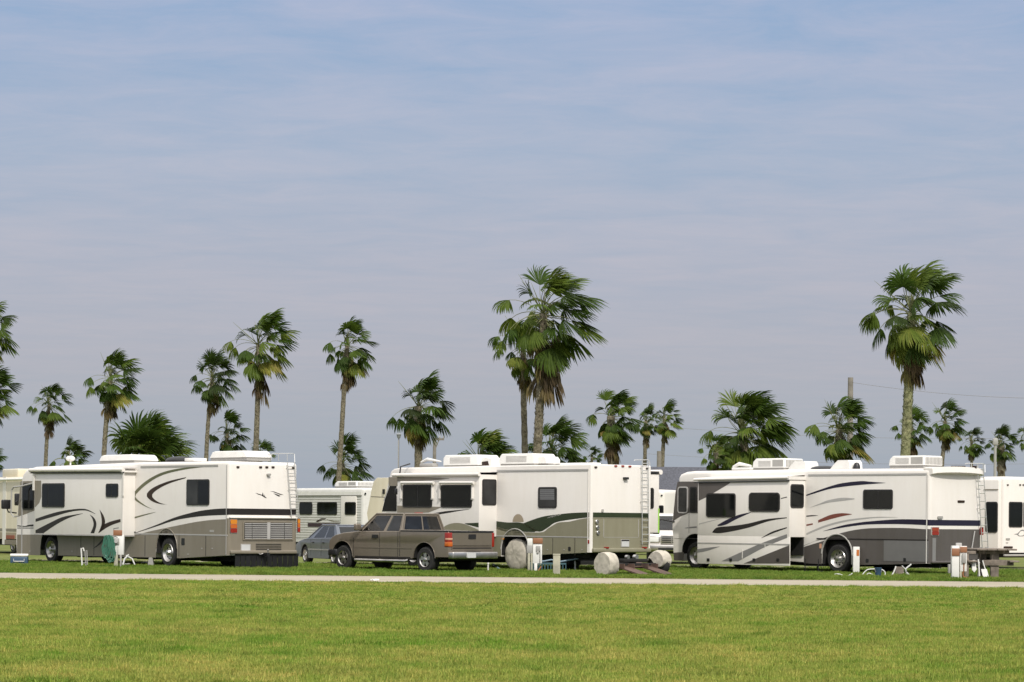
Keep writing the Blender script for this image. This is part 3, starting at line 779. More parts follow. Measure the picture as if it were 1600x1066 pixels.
# ================= left motorhome
V = Veh(357, 78, .77, .64); W = 2.55; OFF = .45
R1 = V.root('motorhome', 'white motorhome with a taupe skirt and a wide rear grille over black mud flaps', 'motorhome', GRP)
Lf = V.side(z1(120, 820))[0]
xr, zb = V.side(z2(630, 824)); rz = V.side(z2(635, 142))[1]
ra = V.side(z2(186, 840)); fa = V.side(z1(356, 825)); rr = .62
ztopf = V.side(z1(250, 185))[1]
prof = [(0, zb), ]
prof += [V.side(z2(285, 845))]+arch(ra[0], rr, ra[1]-.02, .60)[1:-1][::1]+[V.side(z2(90, 840))]
prof += [V.side(z1(440, 826))]+arch(fa[0], .60, fa[1], .60)[1:-1]+[V.side(z1(262, 824))]
prof += [V.side(p) for p in (z1(122, 820), z1(118, 672), z1(124, 560), z1(150, 290), z1(160, 240), z1(186, 204), z1(250, 183))]
prof += [V.side(z2(0, 150)), (0, rz)]
m = MB(); m.bm(shell(prof, W, WHITE, .11, 2.35), WHITE)
# paint
strip(m, V, z2, [(-110, 708), (0, 668), (90, 645), (250, 612), (380, 586), (500, 569), (628, 562)], [(-110, 712), (0, 674), (90, 674), (250, 674), (380, 674), (500, 674), (628, 676)], 0, TAUPE)
low = [(628, 676), (628, 822), (283, 843)]+[]
def skirt_panels(m, V, ztop_f, segs, mt, d=.004):
    """lower paint as upright strips following the skirt line: segs = list of (x0, zlow0, x1, zlow1)"""
    for x0, a, x1, b in segs:
        m.add([(x0, d, a), (x1, d, b), (x1, d, ztop_f(x1)), (x0, d, ztop_f(x0))], [(0, 1, 2, 3)], mt)
def arch_segs(cx, r, cz, zl0, n=14):
    o = []
    for k in range(n):
        a, b = math.pi-math.pi*k/n, math.pi-math.pi*(k+1)/n
        o.append((cx+r*math.cos(a), cz+r*math.sin(a), cx+r*math.cos(b), cz+r*math.sin(b)))
    return o
s0, s1 = V.side(z2(628, 676)), V.side(z1(120, 674))
seam = lambda x: s0[1]+(s1[1]-s0[1])*(x-s0[0])/(s1[0]-s0[0])-.0
pA, pB = V.side(z2(285, 845)), V.side(z2(90, 840)); pC, pD = V.side(z1(440, 826)), V.side(z1(262, 824)); pE = V.side(z1(122, 820))
segs = [(.11, zb, pA[0], pA[1])]
def fill(a, cx, r, cz, b):
    return [(a[0], a[1], cx-r, a[1])]+arch_segs(cx, r, cz, 0)+[(cx+r, b[1], b[0], b[1])]
segs += fill(pA, ra[0], rr, .60, pB)+[(pB[0], pB[1], pC[0], pC[1])]+fill(pC, fa[0], .60, .60, pD)+[(pD[0], pD[1], pE[0]-.01, pE[1])]
skirt_panels(m, V, seam, segs, TAUPE)
strip(m, V, z2, [(-60, 668), (100, 609), (250, 549), (400, 508), (520, 490), (629, 484)], [(-60, 670), (100, 619), (250, 570), (400, 545), (520, 535), (629, 531)], 0, CHAR)
strip(m, V, z2, [(455, 182), (300, 192), (150, 226), (30, 292), (-50, 370), (-62, 400), (-20, 440), (50, 478), (100, 492)], [(455, 184), (300, 206), (150, 246), (40, 312), (-30, 378), (-40, 400), (-5, 436), (55, 476), (100, 493)], 0, MGREEN)
strip(m, V, z2, [(330, 258), (200, 288), (90, 335), (42, 386), (75, 428), (130, 450), (190, 457)], [(322, 266), (210, 302), (125, 345), (82, 386), (98, 418), (140, 444), (190, 458)], 0, BROWN)
strip(m, V, z2, [(-110, 566), (-40, 545), (40, 524), (110, 510)], [(-110, 578), (-40, 556), (40, 532), (110, 511)], 0, MGREEN)
strip(m, V, z1, [(126, 606), (180, 612), (205, 604), (243, 600)], [(126, 614), (180, 618), (205, 616), (243, 614)], 0, CHAR)
strip(m, V, z1, [(126, 624), (243, 624)], [(126, 629), (243, 629)], 0, CHAR)
poly(m, V, z1, [(150, 288), (250, 286), (250, 500), (200, 520), (130, 545), (138, 420)], 0, TAUPE)
# paint lines and seams
for a, b in (((635, 140), (632, 820)),):
    (xa, za), (xb, zb2) = V.side(z2(*a)), V.side(z2(*b)); m.box(.10, .125, -.01, .012, zb2, za-.12, LGREY)
sbox(m, V, z1, 159, 290, 162, 818, LGREY, d=.012, r=.003)
sbox(m, V, z2, -110, 670, 628, 675, LGREY, d=.010, r=.002)
for x in (30, 276, 470): sbox(m, V, z2, x, 682, x+2.2, 832, CHAR, d=.006, r=.002)
for x in (585, 680, 860): sbox(m, V, z1, x, 684, x+2.2, 824, CHAR, d=.006, r=.002)
for x, y in ((340, 812), (515, 770), (440, 770)): sbox(m, V, z2, x, y, x+6, y+9, GREYT, d=.014, r=.004)
for x, y in ((215, 790), (520, 790), (760, 790)): sbox(m, V, z1, x, y, x+6, y+9, GREYT, d=.014, r=.004)
sbox(m, V, z2, 500, 640, 530, 656, GREYT, d=.008, r=.004)
sbox(m, V, z2, 296, 700, 318, 750, BLACK, d=.012)
sbox(m, V, z2, 0, 178, 560, 182, GREYT, d=.008, r=.002)
# rear face
def rz_(zf, x, y): return V.rear(zf(x, y))[1]
yb0, yb1 = -.11, -W+.11
za, zb3 = rz_(z2, 700, 485), rz_(z2, 700, 531)
m.add([(-.004, yb0, zb3), (-.004, yb1, zb3), (-.004, yb1, za), (-.004, yb0, za)], [(0, 1, 2, 3)], CHAR); corner_band(m, .11, zb3, za, CHAR, W)
zc, zd = rz_(z2, 700, 556), rz_(z2, 700, 812)+.0
m.add([(-.004, yb0, zd), (-.004, yb1, zd), (-.004, yb1, zc), (-.004, yb0, zc)], [(0, 1, 2, 3)], TAUPE); corner_band(m, .11, zb+.005, zc, TAUPE, W)
m.rbox(-.09, .02, -W+.05, -.05, zd-.01, zd+.10, .03, TAUPE)
m.rbox(-.07, .02, -W+.03, -.03, rz_(z2, 700, 545), zc, .015, WHITE)
# small winged emblem high on the rear wall
for pts in ([(828, 372), (850, 378), (878, 386), (882, 368), (890, 392), (913, 411), (900, 408), (884, 398), (872, 390), (850, 384)],
            [(893, 380), (897, 396), (913, 410), (901, 400)],
            [(935, 360), (965, 362), (1000, 376), (1036, 387), (1010, 386), (985, 376), (960, 366)],
            [(958, 374), (985, 382), (1012, 394), (1000, 399), (985, 392)]):
    rpoly(m, V, z2, pts, CHAR)
liner(m, ra[0], rr-.008, .60, zb, W); liner(m, fa[0], .592, .60, zb, W)
body1 = m.build('body', R1)
chassis(V, R1, Lf, W)
# rear grille, louvres, mud flap
m = MB(); rbox_rear(m, V, z2, 737, 578, 1100, 716, TAUPE, .035); rbox_rear(m, V, z2, 745, 586, 1092, 708, DARK, .037)
for x0, x1 in ((748, 798), (802, 908), (935, 1032), (1036, 1090)):
    for k in range(8):
        y = 592+k*15; rbox_rear(m, V, z2, x0, y, x1, y+7, LGREY, .048, r=.004)
rbox_rear(m, V, z2, 910, 586, 932, 708, LGREY, .046)
m.build('radiator_grille', R1)
m = MB()
for k in range(4): rbox_rear(m, V, z2, 832, 741+k*13, 1016, 747+k*13, DARK, .012, r=.004)
m.build('vent', R1)
m = MB(); rbox_rear(m, V, z2, 722, 742, 793, 794, LGREY, .02); rbox_rear(m, V, z2, 728, 748, 787, 789, PLATE, .024); m.build('license_plate', R1)
m = MB(); (ya, zt), (yb, zl) = V.rear(z2(682, 816)), V.rear(z2(1140, 922))
for i in range(24):
    t0, t1 = i/24, (i+1)/24-.004
    m.box(-.02+.012*(i % 2), .0+.012*(i % 2), ya+(yb-ya)*t0, ya+(yb-ya)*t1, zl+.02, zt, BLACK)
m.box(-.02, .05, min(ya, yb), max(ya, yb), zt-.05, zt+.02, BLACK); m.build('mud_flap', R1)
m = MB(); m.box(-.30, .4, -1.33, -1.22, .42, .52, BLACK); m.lathe((-.27, -1.275, .52), [(.02, 0), (.02, .05), (.035, .07), (.035, .10), (.01, .125)], CHROME, 12, 'z')
m.tube([(-.06, -1.0, .55), (-.1, -1.1, .47), (-.12, -1.2, .5)], .012, CHROME); m.build('tow_hitch', R1)
for a in ((648, 565, 694, 660), (1134, 560, 1150, 655)):
    m = MB(); x0, y0, x1, y1 = a
    rbox_rear(m, V, z2, x0-3, y0-4, x1+3, y1+4, CHROME, .015); h = (y1-y0)
    rbox_rear(m, V, z2, x0, y0, x1, y0+h*.34, AMBER, .03); rbox_rear(m, V, z2, x0, y0+h*.36, x1, y0+h*.66, mat('orange_lens', (.5, .12, .02), .2), .03); rbox_rear(m, V, z2, x0, y0+h*.68, x1, y1, RED, .03)
    m.build('tail_light', R1)
for x, y in ((702, 185), (866, 186), (911, 186), (956, 186), (1104, 191)):
    m = MB(); rbox_rear(m, V, z2, x-10, y-7, x+10, y+7, RED if x > 3000 else BROWN, .025); m.build('clearance_light', R1)
m = MB(); rbox_rear(m, V, z2, 909, 232, 932, 248, GPLAST, .09); m.build('rear_camera', R1)
ladder(V, z2, (1062, 150), (1092, 555), (1112, 150), (1148, 555), 8, R1)
m = MB()      # roof rail
pr = lambda x, y, d: (d, V.rear(z2(x, y), d)[0], V.rear(z2(x, y), d)[1])
m.tube([pr(945, 135, .15), pr(948, 92, .15), pr(965, 87, .15), pr(1100, 87, .15), pr(1112, 92, .15), pr(1115, 150, .0)], .014, ALU)
for x in (998, 1060): m.tube([pr(x, 87, .15), pr(x, 140, .15)], .012, ALU)
m.tube([pr(945, 92, .15), (1.3, pr(945, 92, .15)[1], pr(945, 92, .15)[2]), (1.3, pr(945, 92, .15)[1], rz-.0)], .014, ALU)
m.build('roof_rail', R1)
# windows
win(V, z2, 335, 275, 497, 462, 0, R1, split=418, glass=GLASS2)
win(V, z1, 165, 303, 246, 494, 0, R1, r=.12)
# slide-out and what sits on it
(xs, zt), (xf, zl) = V.side(z1(891, 216), OFF), V.side(z1(248, 668), OFF)
m = MB(); m.rbox(xs, xf, -1.2, OFF, zl, zt, .015, WHITE)
poly(m, V, z1, [(250, 283), (299, 283), (299, 400), (284, 445), (254, 478)], OFF, TAUPE)
strip(m, V, z1, [(258, 560), (400, 514), (520, 492), (620, 489), (690, 522)], [(258, 582), (400, 540), (520, 507), (620, 499), (688, 524)], OFF, CHAR)
strip(m, V, z1, [(258, 642), (360, 590), (460, 545), (600, 520)], [(315, 664), (400, 606), (500, 553), (600, 522)], OFF, CHAR)
poly(m, V, z1, [(258, 642), (315, 664), (258, 664)], OFF, CHAR)
strip(m, V, z1, [(650, 528), (684, 556), (699, 600), (683, 664)], [(652, 531), (670, 560), (678, 606), (656, 664)], OFF, CHAR)
strip(m, V, z1, [(722, 492), (752, 540), (761, 590), (742, 640)], [(722, 494), (734, 545), (736, 600), (712, 664)], OFF, BROWN)
strip(m, V, z1, [(744, 604), (800, 580), (873, 561)], [(714, 664), (790, 614), (874, 582)], OFF, BROWN)
m.box(xs, xf, -.2, OFF+.012, zl-.03, zl, LGREY)
m.box(xs-.012, xs+.04, OFF-.04, OFF+.012, zl, zt, WHITE)
sl1 = m.build('slide_out', R1)
win(V, z1, 308, 303, 468, 477, OFF, sl1, sub=True, split=352)
win(V, z1, 770, 305, 857, 403, OFF, sl1, sub=True, split=812)
m = MB(); poly(m, V, z1, [(672, 777), (706, 748), (740, 712), (756, 690), (752, 715), (730, 742), (700, 764)], 0.0, CHAR, .008); m.build('painted_blade', R1)
m = MB(); m.prism([V.side(z1(a, b), 0) for a, b in ((882, 660), (982, 660), (982, 652), (882, 652))], -.1, .02, BLACK); m.build('slide_seal', R1)
# awning roller
m = MB(); (xa, zt2) = V.side(z1(905, 200), OFF); (xb, z_) = V.side(z1(228, 208), OFF)
m.tube([(xa, OFF+.06, zt2-.02), (xb, OFF+.06, z_-.0)], .065, WHITE, 14); m.tube([(xa, OFF+.05, zt2-.11), (xb, OFF+.05, z_-.09)], .022, BLACK, 8)
m.add([(xa+.05, .02, zt2+.05), (xb-.05, .02, z_+.06), (xb-.05, OFF+.07, z_+.045), (xa+.05, OFF+.07, zt2+.035)], [(0, 1, 2, 3)], WHITE)
for x, z in ((xa+.05, zt2), (xb-.05, z_)):
    m.box(x-.04, x+.04, .0, OFF+.10, z-.10, z-.04, WHITE)
m.box(xb-.25, xb-.16, OFF+.012, OFF+.05, z_-.68, z_-.03, WHITE); m.box(xa+.02, xa+.10, OFF+.012, OFF+.04, zt2-.85, zt2-.03, WHITE)
m.build('awning', R1)
# wheels
for x, y, s_ in ((ra[0], -.05, 1), (ra[0], -W+.05, -1), (fa[0], -.06, 1), (fa[0], -W+.06, -1)):
    wheel(R1, x, y, .47, .47, .27, .30, s_)
for cx, cz in ((ra[0], .60),):
    m = MB(); m.tube([(a, .0, b) for a, b in [(cx+.63*math.cos(t*math.pi/16), cz+.63*math.sin(t*math.pi/16)) for t in range(17)]], .02, TAUPE, 6); m.build('wheel_trim', R1)
# roof things
roof_ac(V, z1, 715, 99, 972, 146, -W/2, R1); roof_ac(V, z2, 497, 72, 768, 124, -W/2, R1)
def dome(V, zf, x0, y0, x1, y1, parent, mt, name, ymid=-1.2, flat=.5):
    (xa, zt), (xb, zl) = V.side(zf(x0, y0), ymid), V.side(zf(x1, y1), ymid); c = (xa+xb)/2; r = abs(xa-xb)/2; h = zt-zl
    m = MB(); m.lathe((c, ymid, zl-.03), [(r, 0), (r*1.0, .03+h*.25), (r*.9, .03+h*.6), (r*.6, .03+h*.9), (r*.2, .03+h)], mt, 24, 'z'); m.build(name, parent)
dome(V, z2, 232, 110, 352, 142, R1, BLACK, 'roof_vent')
m = MB(); c = V.side(z1(510, 160), -1.2); m.tube([(c[0], -1.2, c[1]-.05), (c[0], -1.2, c[1]+.12)], .03, WPLAST)
b = bmesh.new(); bmesh.ops.create_uvsphere(b, u_segments=16, v_segments=10, radius=.16, matrix=Matrix.Translation((c[0], -1.2, c[1]+.17))@Matrix.Diagonal((1, 1, .62, 1))); m.bm(b, WPLAST); b.free()
m.tube([(c[0]-.14, -1.1, c[1]), (c[0]-.14, -1.1, c[1]+.42)], .008, GPLAST, 5); m.build('satellite_dish', R1)
m = MB(); c = V.side(z2(222, 136), -1.2); m.rbox(c[0]-.06, c[0]+.06, -1.26, -1.14, c[1]-.04, c[1]+.06, .02, WPLAST); m.build('roof_cap', R1); m = MB(); d_ = V.side(z2(385, 130), -1.2); m.rbox(d_[0]-.3, d_[0]+.25, -1.5, -1.0, d_[1]-.06, d_[1]+.04, .02, WPLAST); m.build('roof_hatch', R1)
# mirrors
def at_y(p, y): a = V.side(p, y); return (a[0], y, a[1])
m = MB()
m.tube([at_y(z1(245, 300), .02), at_y(z1(150, 325), .25), at_y(z1(100, 330), .35), at_y(z1(84, 350), .36), at_y(z1(80, 520), .36), at_y(z1(100, 545), .34), at_y(z1(130, 540), .1)], .028, GPLAST, 8)
a = at_y(z1(45, 455), .45); m.rbox(a[0]-.07, a[0]+.07, a[1]-.17, a[1]+.17, a[2]-.16, a[2]+.16, .04, BLACK)
m.tube([at_y(z1(46, 470), .45), at_y(z1(60, 510), .4), at_y(z1(120, 518), .1)], .025, BLACK); m.build('mirror', R1)
m = MB(); a = at_y(z1(128, 420), -W-.1); m.rbox(a[0]-.06, a[0]+.06, a[1]-.12, a[1]+.12, a[2]-.22, a[2]+.22, .04, BLACK); m.tube([(a[0], a[1], a[2]), (a[0]-.2, -W+.1, a[2]-.1)], .02, BLACK); m.build('mirror', R1)
m = MB(); a = V.side(z1(246, 500)); b_ = V.side(z1(246, 285)); m.box(Lf-.9, Lf-.35, -W+.1, -W/2, 1.2, 1.9, SEAT)
del m

# ================= middle motorhome
V = Veh(923, 78, .74, .67); W = 2.6; OFF = .74
R2 = V.root('motorhome', 'white motorhome with olive green hill graphics and three round tail lights, behind the pickup truck', 'motorhome', GRP)
front = V.side(z4(25, 560)); Lf = front[0]
zb = V.side(z5(745, 803))[1]; rz = V.side(z5(740, 163))[1]
ra = V.side(z5(205, 835)); fa_x = Lf-1.6
prof = [(0, zb), V.side(z5(600, 830)), (ra[0]-.70, V.side(z5(590, 832))[1])]
zsk = V.side(z5(590, 832))[1]
prof = [(0, zb), (ra[0]-.66, zsk)]+arch(ra[0], .64, zsk, .66)[1:-1]+[(ra[0]+.66, zsk-.05), (fa_x-.62, .46)]+arch(fa_x, .60, .46, .62)[1:-1]+[(fa_x+.62, .46), (Lf-.1, .48)]
prof += [V.side(p) for p in (z4(28, 560), z4(32, 500), z4(70, 330), z4(84, 255), z4(96, 215), z4(118, 198), z4(160, 190))]
prof += [V.side(z5(100, 175)), (0, rz)]
m = MB(); m.bm(shell(prof, W, WHITE, .12, 2.3), WHITE)
seam0 = V.side(z5(740, 690)); seam1 = V.side(z5(80, 683))
seam = lambda x: seam0[1]+(seam1[1]-seam0[1])*(x-seam0[0])/(seam1[0]-seam0[0])
# olive ground of the graphic
strip(m, V, z5, [(60, 612), (160, 640), (250, 655), (400, 657), (450, 627), (520, 588), (600, 580), (680, 562), (745, 553)], [(60, 684), (160, 684), (250, 685), (400, 687), (450, 688), (520, 688), (600, 689), (680, 690), (745, 690)], 0, OLIVE)
segs = [(.12, zb, ra[0]-.64, zsk)]+arch_segs(ra[0], .64, .66, 0)+[(ra[0]+.64, zsk-.05, fa_x-.60, .46)]+arch_segs(fa_x, .60, .62, 0)+[(fa_x+.6, .46, Lf-.12, .48)]
skirt_panels(m, V, seam, segs, OLIVE)
strip(m, V, z5, [(60, 575), (150, 586), (270, 592), (355, 650)], [(60, 612), (150, 640), (250, 652), (350, 656)], 0, DGREEN)
strip(m, V, z5, [(268, 592), (400, 546), (530, 526), (640, 516), (745, 513)], [(352, 650), (400, 650), (450, 620), (520, 580), (745, 548)], 0, DGREEN)
strip(m, V, z5, [(60, 610), (150, 642), (260, 660)], [(60, 628), (150, 655), (260, 664)], 0, MGREEN)
strip(m, V, z5, [(262, 592), (310, 612), (380, 650)], [(252, 592), (290, 618), (340, 650)], 0, MGREEN)
strip(m, V, z5, [(440, 552), (490, 533), (540, 528)], [(440, 555), (490, 545), (540, 531)], 0, WHITE)
sun = [(190+(1-math.cos(a))*40, 583-math.sin(a)*58) for a in [math.pi*k/12 for k in range(13)]]
poly(m, V, z5, sun, 0, TAN)
sbox(m, V, z5, 60, 686, 744, 690, LGREY, d=.012, r=.002)
sbox(m, V, z5, 78, 206, 742, 211, LGREY, d=.018, r=.002)
m.box(.10, .13, -.01, .014, zb, rz-.12, WHITE)
sbox(m, V, z5, 594, 762, 611, 793, BLACK, d=.012)
for x in (300, 400, 480, 640): sbox(m, V, z5, x, 700, x+2, 824, CHAR, d=.006, r=.002)
for x in (440, 560, 690): sbox(m, V, z5, x, 780, x+6, 788, GREYT, d=.014, r=.004)
sbox(m, V, z5, 736, 712, 745, 740, RED, d=.015)
sbox(m, V, z5, 112, 698, 126, 712, AMBER, d=.015)
sbox(m, V, z4, 80, 258, 148, 322, TAUPE, d=.004, r=.01)
za, zb3 = V.rear(z5(900, 515))[1], V.rear(z5(900, 550))[1]
m.add([(-.004, -.12, zb3), (-.004, -W+.12, zb3), (-.004, -W+.12, za), (-.004, -.12, za)], [(0, 1, 2, 3)], DGREEN); corner_band(m, .12, zb3, za, DGREEN, W)
zc = zb3-.004
m.add([(-.004, -.12, zb+.005), (-.004, -W+.12, zb+.005), (-.004, -W+.12, zc), (-.004, -.12, zc)], [(0, 1, 2, 3)], OLIVE); corner_band(m, .12, zb+.005, zc, OLIVE, W)
rbox_rear(m, V, z5, 765, 553, 1180, 557, LGREY, .012, r=.003)
for x in (848, 1100): rbox_rear(m, V, z5, x, 565, x+2, 690, LGREY, .008, r=.003)
rbox_rear(m, V, z5, 848, 692, 1100, 695, LGREY, .008, r=.003)
m.rbox(-.10, .02, -W+.06, -.06, zb+.0, zb+.13, .03, OLIVE)
liner(m, ra[0], .632, .66, zsk, W); liner(m, fa_x, .592, .62, .47, W)
m.build('body', R2); chassis(V, R2, Lf, W)
# tail lights
for cx, cy in ((797, 582), (801, 622), (805, 661)):
    y, z = V.rear(z5(cx, cy)); m = MB(); m.lathe((-.02, y, z), [(.07, .02), (.07, -.02), (.06, -.03)], CHROME, 20, 'x'); m.lathe((-.03, y-.02, z), [(.045, .01), (.045, -.012), (.02, -.02)], mat('smoked_lens', (.09, .02, .015), .15), 16, 'x'); m.build('tail_light', R2)
m = MB(); rbox_rear(m, V, z5, 972, 708, 1032, 764, GREYT, .02); rbox_rear(m, V, z5, 978, 722, 1028, 760, PLATE, .026); rbox_rear(m, V, z5, 975, 712, 1030, 721, BLACK, .03); m.build('license_plate', R2)
for x in (860, 1135): m = MB(); rbox_rear(m, V, z5, x-10, 763, x+10, 774, RED, .12); m.build('reflector', R2)
for x, y in ((790, 186), (935, 177), (986, 178), (1037, 180), (1163, 195)):
    m = MB(); rbox_rear(m, V, z5, x-9, y-6, x+9, y+6, RED if x < 1100 and x > 900 else BROWN, .03); m.build('clearance_light', R2)
m = MB(); rbox_rear(m, V, z5, 988, 258, 1016, 276, BLACK, .10); m.build('rear_camera', R2)
m = MB(); rbox_rear(m, V, z5, 832, 490, 845, 512, GREYT, .03); m.build('outside_light', R2)
ladder(V, z5, (1128, 128), (1128, 745), (1172, 128), (1176, 745), 12, R2)
m = MB(); pr = lambda x, y, d: (d, V.rear(z5(x, y), d)[0], V.rear(z5(x, y), d)[1])
m.tube([pr(1070, 140, .1), pr(1074, 133, .1), pr(1165, 133, .1), pr(1182, 142, .1), pr(1184, 175, .1)], .013, ALU); m.tube([pr(1128, 133, .1), pr(1128, 180, .0)], .013, ALU); m.build('roof_rail', R2)
win(V, z5, 378, 330, 510, 482, 0, R2, glass=GLASS2)
m = MB(); BL = mat('window_blind', (.16, .16, .165), .5)
for k in range(6): sbox(m, V, z5, 393, 346+k*13, 496, 356+k*13, BL, d=.03, r=.004)
m.build('window_blind', R2)
# slide-out with window awnings
(xs, zt), (xf, zl) = V.side(z4(737, 250), OFF), V.side(z4(140, 680), OFF)
m = MB(); m.rbox(xs, xf, -1.0, OFF, zl, zt+.05, .015, WHITE)
strip(m, V, z4, [(142, 256), (300, 258), (420, 262), (520, 268)], [(142, 290), (300, 285), (420, 280), (520, 270)], OFF, TAUPE)
strip(m, V, z4, [(142, 464), (300, 468), (470, 474)], [(142, 516), (300, 516), (370, 514)], OFF, TAUPE)
strip(m, V, z4, [(400, 520), (500, 504), (600, 495), (665, 491)], [(430, 530), (500, 519), (600, 501), (665, 492)], OFF, CHAR)
strip(m, V, z4, [(455, 640), (500, 606), (560, 590), (630, 598), (732, 640)], [(455, 680), (500, 680), (560, 680), (630, 680), (732, 680)], OFF, OLIVE)
strip(m, V, z4, [(630, 592), (732, 588)], [(645, 600), (732, 622)], OFF, DGREEN)
sl2 = m.build('slide_out', R2)
win(V, z4, 185, 312, 395, 477, OFF, sl2, sub=True, split=293, glass=GLASS)
win(V, z4, 461, 314, 683, 479, OFF, sl2, sub=True, glass=GLASS)
win_rear(V, z4, 757, 272, 857, 462, xs, sl2, sub=True, glass=GLASS2)
for x0, x1 in ((165, 400), (446, 690)):
    m = MB(); a, b_ = V.side(z4(x0, 298), OFF+.12), V.side(z4(x1, 298), OFF+.12)
    m.tube([(a[0], OFF+.09, a[1]), (b_[0], OFF+.09, b_[1])], .05, WHITE, 12)
    for q in (x0+4, x1-4):
        c, d_ = V.side(z4(q, 300), OFF+.03), V.side(z4(q, 412), OFF+.03); m.box(min(c[0], d_[0])-.02, c[0]+.02, OFF, OFF+.06, d_[1], c[1], WHITE)
        m.box(c[0]-.03, c[0]+.03, OFF, OFF+.07, d_[1]-.04, d_[1], GREYT)
    m.build('window_awning', R2)
m = MB(); m.prism([V.side(z4(*p), .0) for p in ((752, 226), (862, 222), (862, 238), (752, 240))], -.1, .02, BLACK); m.build('slide_seal', R2)
m = MB(); a, b_ = V.side(z4(745, 238), OFF), V.side(z4(120, 244), OFF); m.tube([(a[0], OFF+.05, a[1]), (b_[0], OFF+.05, b_[1])], .06, WHITE, 12); m.add([(a[0], .0, a[1]+.08), (b_[0], .0, b_[1]+.08), (b_[0], OFF+.05, b_[1]+.06), (a[0], OFF+.05, a[1]+.06)], [(0, 1, 2, 3)], WHITE); m.build('awning', R2)
# cab side glass, behind the slide
m = MB(); poly(m, V, z4, [(80, 322), (138, 322), (138, 505), (33, 505)], 0, GLASS, .01); m.build('window', R2)
m = MB(); poly(m, V, z4, [(84, 322), (92, 322), (52, 430), (44, 430)], 0, LGREY, .02); m.build('wiper', R2)
m = MB(); a = V.side(z4(148, 380), .5); m.rbox(a[0]-.08, a[0]+.08, .4, .6, a[1]-.02, a[1]+.18, .03, BLACK); m.tube([(a[0], .5, a[1]+.16), (a[0]+.0, .4, a[1]+.9), (a[0], .0, a[1]+1.0)], .025, BLACK); m.build('mirror', R2)
# far side slide-out with its awning
(y1, zt), (y2, zl) = V.rear(z5(1180, 238), 2.2), V.rear(z5(1248, 662), 2.2)
m = MB(); m.rbox(2.2, 6.2, min(y1, y2), -W+.3, zl, zt, .015, WHITE)
m.box(2.19, 2.26, min(y1, y2)-.012, min(y1, y2)+.04, zl, zl+(zt-zl)*.42, LIME)
m.box(2.19, 2.21, min(y1, y2), -W, zl-.03, zl, BLACK)
so2 = m.build('slide_out', R2)
win_rear(V, z5, 1150, 335, 1209, 486, 2.2, so2, sub=True)
m = MB(); m.tube([(2.15, min(y1, y2)-.03, zt+.08), (6.2, min(y1, y2)-.03, zt+.08)], .08, WHITE, 14); m.box(2.17, 6.2, min(y1, y2), -W+.0, zt+.03, zt+.1, BLACK); m.build('awning', R2)
roof_ac(V, z4, 473, 99, 727, 178, -W/2, R2, 'round'); roof_ac(V, z5, 93, 90, 347, 168, -W/2, R2, 'round')
m = MB(); (xa, zt), (xb, zl) = V.side(z4(740, 118), -1.3), V.side(z4(872, 178), -1.3)
m.prism([(xb, zl), (xb, zt-.05), (xb+.3, zt), (xa-.1, zt-.06), (xa, zl)], -1.6, -1.0, WPLAST); m.prism([(xb+.1, zl+.02), (xb+.16, zt-.12), (xb+.5, zt-.15), (xb+.62, zl+.02)], -1.02, -.99, BROWN); m.build('roof_vent', R2)
m = MB(); (xa, zt), (xb, zl) = V.side(z5(372, 112), -1.3), V.side(z5(483, 160), -1.3); m.prism([(xa, zl), (xa, zl+.08), (xa-.3, zt-.02), (xb+.1, zt), (xb, zl+.12), (xb, zl)], -1.6, -1.0, WPLAST); m.rbox(xb-2.0, xb-.5, -1.5, -1.1, rz-.02, rz+.08, .03, WPLAST); m.build('roof_vent', R2)
m = MB(); c = V.side(z4(375, 172), -1.3); m.rbox(c[0]-.35, c[0]+.35, -1.4, -1.15, c[1]-.06, c[1]+.06, .03, GPLAST); m.tube([(c[0]-.6, -1.3, c[1]+.12), (c[0]+.1, -1.3, c[1]+.2), (c[0]+.4, -1.3, c[1]+.1)], [.02, .06, .05], WPLAST); m.build('satellite_dish', R2)
m = MB(); c0, c1 = V.side(z4(148, 185), -.6), V.side(z4(148, -10), -.6); m.tube([(c0[0], -.6, c0[1]), (c0[0], -.6, c1[1])], .012, GPLAST, 6); m.build('aerial', R2)
# wheels: rear one wears a canvas cover
for x, y, s_ in ((ra[0], -W+.06, -1), (fa_x, -.08, 1), (fa_x, -W+.08, -1)): wheel(R2, x, y, .46, .46, .27, .30, s_)
wheel(R2, ra[0], -.09, .46, .45, .26, .30, 1)
def cover(parent, c, R, w, axis='y', tuck=True, seed=1, name='tyre_cover', mt=None):
    rnd = random.Random(seed); m = MB(); n = 40; prof = [(.02, .03), (R*.5, .035), (R*.85, .02), (R*1.0, -.02), (R*1.05, -w*.3), (R*1.04, -w*.7), (R*.97, -w), (R*.6, -w-.03)]
    vs = []
    for i, (r, h) in enumerate(prof):
        for k in range(n):
            a = 2*math.pi*k/n; q = r*(1+.03*mnoise.noise(Vector((math.cos(a)*3, math.sin(a)*3, i*.8+seed)))); hh = h+.025*mnoise.noise(Vector((math.cos(a)*2*r/R*3, math.sin(a)*6*r/R, seed+i)))
            X, Z = q*math.cos(a), q*math.sin(a)
            if Z < -R*.93: Z = -R*.93
            vs.append((c[0]+X, c[1]+hh, c[2]+Z))
    fs = [(i*n+k, i*n+(k+1) % n, (i+1)*n+(k+1) % n, (i+1)*n+k) for i in range(len(prof)-1) for k in range(n)]
    fs += [tuple(range(n)), tuple(range((len(prof)-1)*n, len(prof)*n))]
    m.add(vs, fs, mt or CANVAS); return m.build(name, parent, sharp=50)
ck = cover(R2, (ra[0]+.03, -.05, .49), .50, .27, seed=4)
